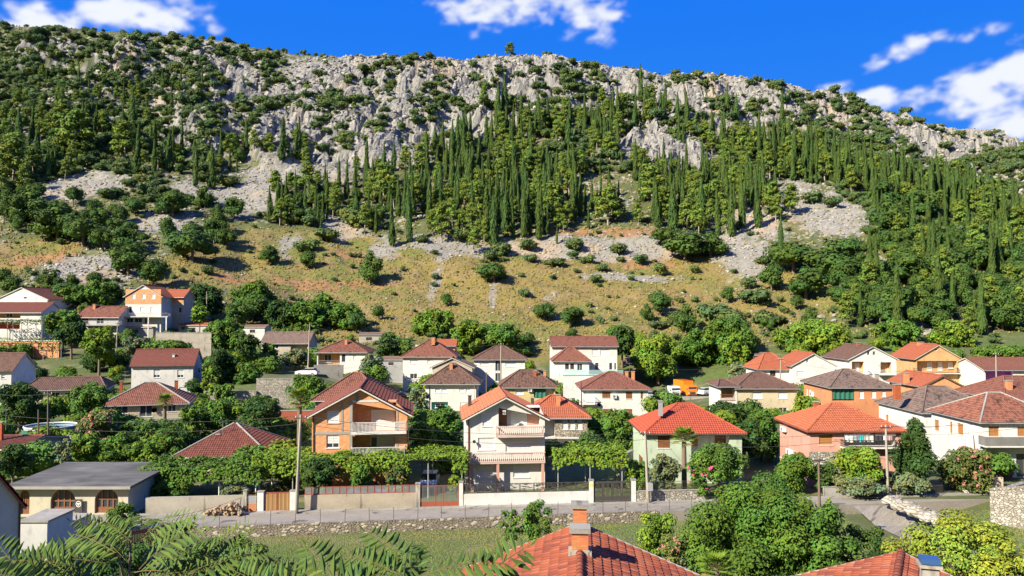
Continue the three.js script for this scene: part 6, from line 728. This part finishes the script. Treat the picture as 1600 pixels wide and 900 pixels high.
// ---------------------------------------------------------------- foreground: tiled roofs, grey gable, ailanthus leaves, grass
function tiledRoof(label, X, Y, D, turn, half, len, tan, vis, seed, chims) {
  const o = thing('tiled_house', label, 'house', V(X, 0, -D), turn), r = rand(seed), g0 = baseH(X, D);
  const drop = half * tan, mats = [[.44, .11, .045], [.40, .09, .038], [.48, .14, .065], [.30, .07, .035]].map(c => std(c, .85, { map: concMap }));
  const y1 = Y - (half - .45) * tan; const body = wallFace([[-half + .45, g0 - .3], [half - .45, g0 - .3], [half - .45, y1], [0, Y - .06], [-half + .45, y1]], [], .3); mesh('wall', body.clone(), M.white2, o); const b2 = body.clone(); b2.translate(0, 0, len); mesh('wall', b2, M.white2, o); for (const s of [-1, 1]) mesh('wall', box(s * (half - .45) - .15, g0 - .3, 0.001, s * (half - .45) + .15, y1 - .1, len - .3), M.white2, o);
  const prof = [[0, .02], [.035, .055], [.085, .06], [.12, .02], [.30, .022]], p = [], uv = []; const put = (...q) => { for (const v of q) { p.push(...v); uv.push(v[0] * 3, v[2] * 3); } };
  for (let k = 1; k < prof.length; k++) { const [a, ha] = prof[k - 1], [b, hb] = prof[k], A = [a, ha + .06, 0], B = [b, hb + .06, 0], C = [b, hb, -.42], Dd = [a, ha, -.42], A0 = [a, 0, 0], B0 = [b, 0, 0]; put(A, B, C, A, C, Dd, A0, B0, B, A0, B, A); }
  const tg = new THREE.BufferGeometry(); tg.setAttribute('position', new THREE.Float32BufferAttribute(p, 3)); tg.setAttribute('uv', new THREE.Float32BufferAttribute(uv, 2)); tg.computeVertexNormals();
  // lower end at local z = 0, the tile runs up to z = -.42; local x along the ridge
  const rest = [[], []], SL = half * Math.sqrt(1 + tan * tan), ang = Math.atan(tan), list = [];
  for (const s of [-1, 1]) for (let row = 0; row * .36 < SL - .1; row++) for (let c = 0; c * .3 < len; c++) { const up = SL - row * .36, x = s * Math.cos(ang) * up, y = Y - Math.sin(ang) * up, z = s > 0 ? c * .3 + .3 : c * .3; list.push([s, x, y, z]); }
  const turnM = s => new THREE.Matrix4().makeRotationY(s > 0 ? Math.PI / 2 : -Math.PI / 2).multiply(new THREE.Matrix4().makeRotationX(ang));
  o.updateMatrixWorld(true);
  const seen = t => { const v = V(t[1], t[2], t[3]).applyMatrix4(o.matrixWorld), D = -v.z, [px, py] = pxOf(v.x, v.y, D); return px > vis[0] && px < vis[1] && py < 912 ? 1 / D : -1; };
  const order = list.map(t => [seen(t), t]).sort((a, b) => b[0] - a[0]); let nInd = 0; const restG = [];
  const host = mesh('roof', merge([-1, 1].map(s => quadG([[V(0, Y - .03, 0), V(0, Y - .03, len), V(s * half, Y - drop - .03, len), V(s * half, Y - drop - .03, 0)]]))), M.eaveD, o);
  for (const [v, [s, x, y, z]] of order) { const m4 = turnM(s).setPosition(x, y + (r() - .5) * .012, z); if (v > 0 && nInd < 298) { nInd++; const m = mesh('tile', tg, mats[Math.floor(r() * 4)], host); m.applyMatrix4(m4); } else { const q = tg.clone(); q.applyMatrix4(m4); restG.push(q); } }
  if (restG.length) mesh('further_tiles', mergeGeometries(restG), mats[0], host).userData.kind = 'stuff';
  for (let k = 0; k * .38 < len; k++) { const q = new THREE.CylinderGeometry(.13, .15, .42, 10, 1, true, -Math.PI / 2, Math.PI); q.rotateX(-Math.PI / 2); q.rotateZ(0); const m = mesh('ridge_tile', q, mats[k % 3], host); m.position.set(0, Y + .02, k * .38 + .2); }
  const mort = []; for (const s of [-1, 1]) { mort.push(bar(V(0, Y + .02, .02), V(s * half, Y - drop + .04, .02), .07, 6)); } mesh('verge_mortar', merge(mort), M.concL, host);
  for (const [z, h, w] of chims) { const c = mesh('chimney', box(-w, Y - .5, z - w, w, Y + h, z + w), M.brickS, host); mesh('chimney_cap', box(-w - .08, Y + h, z - w - .08, w + .08, Y + h + .18, z + w + .08), M.conc, c); mesh('flashing', merge([box(-w - .12, Y - .14, z - w - .06, -w, Y + .08, z + w + .06), box(w, Y - .14, z - w - .06, w + .12, Y + .08, z + w + .06), box(-w - .05, Y - .1, z + w, w + .05, Y + .13, z + w + .06)]), M.concL, c); }
  return o;
}
M.brickS = std([.52, .27, .18], .95, { map: tex(256, [1, .8], (u, v) => { const row = Math.floor(v * 10), x = u * 4 + (row % 2) * .5, fx = x - Math.floor(x), fy = v * 10 - row; return fx < .06 || fy < .14 ? [.78, .72, .62] : [.85 + .15 * hash2(Math.floor(x) % 4, row), .68 + .2 * hash2(row, Math.floor(x) % 4), .6]; }) });
tiledRoof('foreground house with orange clay tile roof and two brick chimneys', 2.73, 9.05, 32, -.085, 4.7, 16, .42, [690, 1110], 21, [[.45, .78, .27], [3.7, .72, .29]]);
tiledRoof('foreground house with orange clay tile roof and a metal-capped flue', 14.9, 8.35, 30.5, -.5, 4.6, 14, .40, [1190, 1480], 22, []);
{ const p = at(1452, 880, 27.5), o = thing('flue_block', 'pale square flue with blue metal cap beside the second tiled roof', 'flue', V(p.x, p.y - 2, -27.5), -.3); mesh('flue_body', box(-.26, -3, -.26, .26, 1.9, .26), M.conc, o); mesh('flue_slab', box(-.36, 1.9, -.36, .36, 2.0, .36), M.concL, o); mesh('metal_cap', box(-.3, 2.03, -.3, .3, 2.2, .3), std([.05, .13, .32], .4, { metalness: .4 }), o); }
hs('greygable', { label: 'grey rendered gable wall with dark red verge at the lot edge', xl: -150, xr: 36, D: 38, ey: 792, ry: 676, d: 7, yaw: 42, type: 'gz', wall: M.white2, roof: RF.deep, age: 1, over: .25, verge: .25, eave: M.rust, pipe: [31], pipeMat: M.iron });
{ // small white outbuildings below the workshop and the picket fence
  const b = (label, px0, px1, top, D, d, m, roof) => { const a = at(px0, top, D), c = at(px1, top, D), y0 = baseH(a.x, D) - .3, o = thing('outhouse', label, 'outhouse', V(a.x, y0, -D)); mesh('wall', box(0, 0, -d, c.x - a.x, a.y - y0, 0), m, o); mesh('flat_roof', box(-.1, a.y - y0, -d - .1, c.x - a.x + .1, a.y - y0 + .12, .1), roof, o); mesh('door', box((c.x - a.x) * .35, .1, .003, (c.x - a.x) * .7, 2.0, .04), M.shutter, o); };
  b('white flat-roofed outhouse beside the grey gable', 32, 74, 816, 52, 3, M.white2, M.conc); b('pale pink outhouse next to the white one', 76, 104, 822, 55, 3, paint([.66, .50, .50]), M.conc);
  const A = at(28, 880, 53.5), B = at(106, 845, 60), r = run('yard_wall', 'low white yard wall with small posts by the outhouses', 'wall', [A.x, 53.5], [B.x, 60]); A.y = 1.1; mesh('wall_body', box(0, -2, -.25, r.L, A.y, 0), M.white2, r.o); for (let k = 0; k < 6; k++) mesh('wall_post', box(r.L * k / 6, A.y, -.25, r.L * k / 6 + .3, A.y + .5, .02), M.white2, r.o);
  const f = run('picket_fence', 'brown picket fence at the edge of the driveway', 'fence', [at(160, 830, 58).x, 58], [at(275, 815, 62).x, 62]), y = -.1; for (let k = 0; k < 46; k++) mesh('picket', box(f.L * k / 46, y, 0, f.L * k / 46 + .07, y + 1.35, .03), k % 5 ? M.rust : M.brown, f.o); mesh('rail', box(0, y + .3, -.04, f.L, y + .38, -.002), M.brown, f.o); mesh('rail', box(0, y + 1.05, -.04, f.L, y + 1.13, -.002), M.brown, f.o); }
// ailanthus: compound leaves with paired leaflets, each leaf a part of its tree
function compound(seed, len, n, wide, col) {
  const r = rand(seed), b = leafBuilder();
  for (let k = 0; k <= n; k++) {
    const t = k / n, x = len * (.1 + .9 * t), y = .16 * len * t - .42 * len * t * t, l = wide * (.5 + .7 * Math.sin(Math.PI * clamp(t * .85 + .12)));
    for (const s of k === n ? [0] : [-1, 1]) { const c = tint(r, col, .25, .15), sw = .45 + (r() - .5) * .3, dr = -.25 - .35 * r(), d = V(s ? sw : 1, dr, s).normalize(); b.leaf(x + d.x * l * .5, y + d.y * l * .5, d.z * l * .5, -.15 + (r() - .5) * .5, 1, s * .35 + (r() - .5) * .5, l, l * .25, c, d.x, d.y, d.z); }
  }
  for (let k = 0; k < 5; k++) { const q = t => V(len * t, .16 * len * t - .42 * len * t * t, 0); b.solid(bar(q(k / 5), q((k + 1) / 5), .008 * (1 - k / 7), 4, .008 * (1 - (k + 1) / 7)), [.17, .13, .05]); }
  return b.build();
}
function ailanthus(label, stem, leaves, col, seed, clusters) { // leaves: [px, py of leaf base, D, azimuth, lift, length]
  const o = thing('ailanthus_tree', label, 'tree', stem[0]), rel = stem.map(v => v.clone().sub(stem[0])), l = []; for (let k = 1; k < rel.length; k++) l.push(bar(rel[k - 1], rel[k], .075 - k * .015, 7, .06 - k * .012)); mesh('trunk', merge(l), bark, o);
  const geos = [0, 1, 2, 3].map(k => compound(seed + k, 1, 9 + k, .27, col)), tip = rel[rel.length - 1], cl = clusters.map(([px, py, D]) => { const p = at(px, py, D).sub(stem[0]); mesh('branch', bar(tip.clone(), p, .013, 5, .007), bark, o); return p; });
  leaves.forEach(([px, py, D, az, lift, len], k) => { const p = at(px, py, D).sub(stem[0]), near = cl.reduce((a, c) => c.distanceTo(p) < a.distanceTo(p) ? c : a, cl[0]); const m = mesh('leaf', geos[k % 4], LEAF(0, 'l'), o); m.position.copy(near.clone().lerp(p, .55)); const face = Math.cos(az); m.rotation.set(face * (.5 + .6 * hash2(k, seed)), az, lift, 'YZX'); m.scale.setScalar(len); });
}
{ const a = at(190, 925, 6.4), g = V(a.x, H(a.x, 6.6) - .2, -6.6), lv = [];
  for (const [px, py] of [[205, 862], [175, 858], [215, 880], [240, 872], [150, 890], [190, 905], [110, 915], [60, 915], [262, 862], [300, 890], [130, 872], [250, 905], [330, 910], [90, 905], [222, 850], [160, 910], [40, 912], [290, 915], [360, 900], [200, 890], [270, 900], [330, 885], [120, 895], [230, 915], [385, 915], [80, 925], [160, 875], [310, 860]]) { const D = rr(5.6, 7), right = px > 195 ? 1 : -1; lv.push([px, py, D, right > 0 ? rr(-.8, .6) : Math.PI + rr(-.6, .8), rr(.2, .8), rr(.40, .62)]); }
  for (const [px, py] of [[195, 832], [222, 828], [186, 825], [210, 818], [240, 832], [170, 832]]) lv.push([px, py, rr(6.2, 6.8), rr(-3, 3), rr(.1, .6), .36]);
  ailanthus('young ailanthus with long feathery leaves before the workshop', [g, V(a.x + .1, lerp(g.y, 14, .6), -6.5), at(205, 965, 6.4), at(200, 935, 6.4)], lv, [.085, .14, .03], 900, [[205, 838, 6.4], [185, 868, 6.2], [255, 872, 6.3], [110, 905, 6], [320, 892, 6.2], [60, 912, 6], [220, 900, 6.2]]);
  const b = at(640, 960, 4.0), g2 = V(b.x, H(b.x, 4.6) - .2, -4.6), l2 = []; for (const [px, py, az, lift] of [[650, 888, 2.7, .62], [664, 900, .2, .25], [630, 915, 2.9, .4], [690, 915, .1, .05], [600, 930, 3.4, .4], [640, 935, 1.6, .5], [520, 930, 3.0, .25], [480, 935, .3, .35], [720, 935, .5, .5], [560, 940, 2.4, .6], [440, 930, 2.8, .3]]) l2.push([px, py, rr(3.6, 4.4), az, lift, rr(.36, .5)]);
  ailanthus('dark ailanthus sprays close by above the grass lot', [g2, V(b.x, lerp(g2.y, 15.5, .6), -4.5), at(640, 960, 4.1)], l2, [.085, .14, .03], 930, [[655, 900, 4], [610, 925, 4], [520, 935, 4], [460, 938, 4], [710, 930, 4]]); }
// grass of the lot: blades in tufts, one mass
{ const b = leafBuilder(); for (let k = 0; k < 9; k++) { const a = k * .7; b.leaf(Math.cos(a) * .12, .18, Math.sin(a) * .12, Math.cos(a), .4, Math.sin(a), .5, .07, [1, 1, 1], Math.cos(a) * .4, 1, Math.sin(a) * .4); } const g = b.build(); g.deleteAttribute('color'); const n = 95000, im = new THREE.InstancedMesh(g, std([1, 1, 1], .9), n), m = new THREE.Matrix4(), q = new THREE.Quaternion(), c = rgb(1, 1, 1); let i = 0; while (i < n) { const x = rr(-27, 45), D = rr(36, streetNear(x) - .3); if (x < -22 && D > 56) continue; if (x > 30 && x < 40 && D > 50) continue; const s = rr(.22, .5), gr = fbm(x * .15, D * .15, 3); m.compose(V(x, H(x, D) - .03, -D), q.setFromAxisAngle(V(0, 1, 0), R() * 6.28), V(s, s * rr(.35, .7), s)); im.setMatrixAt(i, m); const t = sst(.42, .7, gr + (R() - .5) * .06 + sst(50, 66, D) * .06), v = rr(.85, 1.15); im.setColorAt(i, c.setRGB(lerp(.115, .20, t) * v, lerp(.165, .185, t) * v, lerp(.028, .05, t) * v)); i++; } im.name = 'lot_grass'; im.castShadow = im.receiveShadow = true; scene.add(im); tag(im, 'rough green and straw-coloured grass on the open lot', 'grass', null, 'stuff'); }
renderer.render(scene, camera);
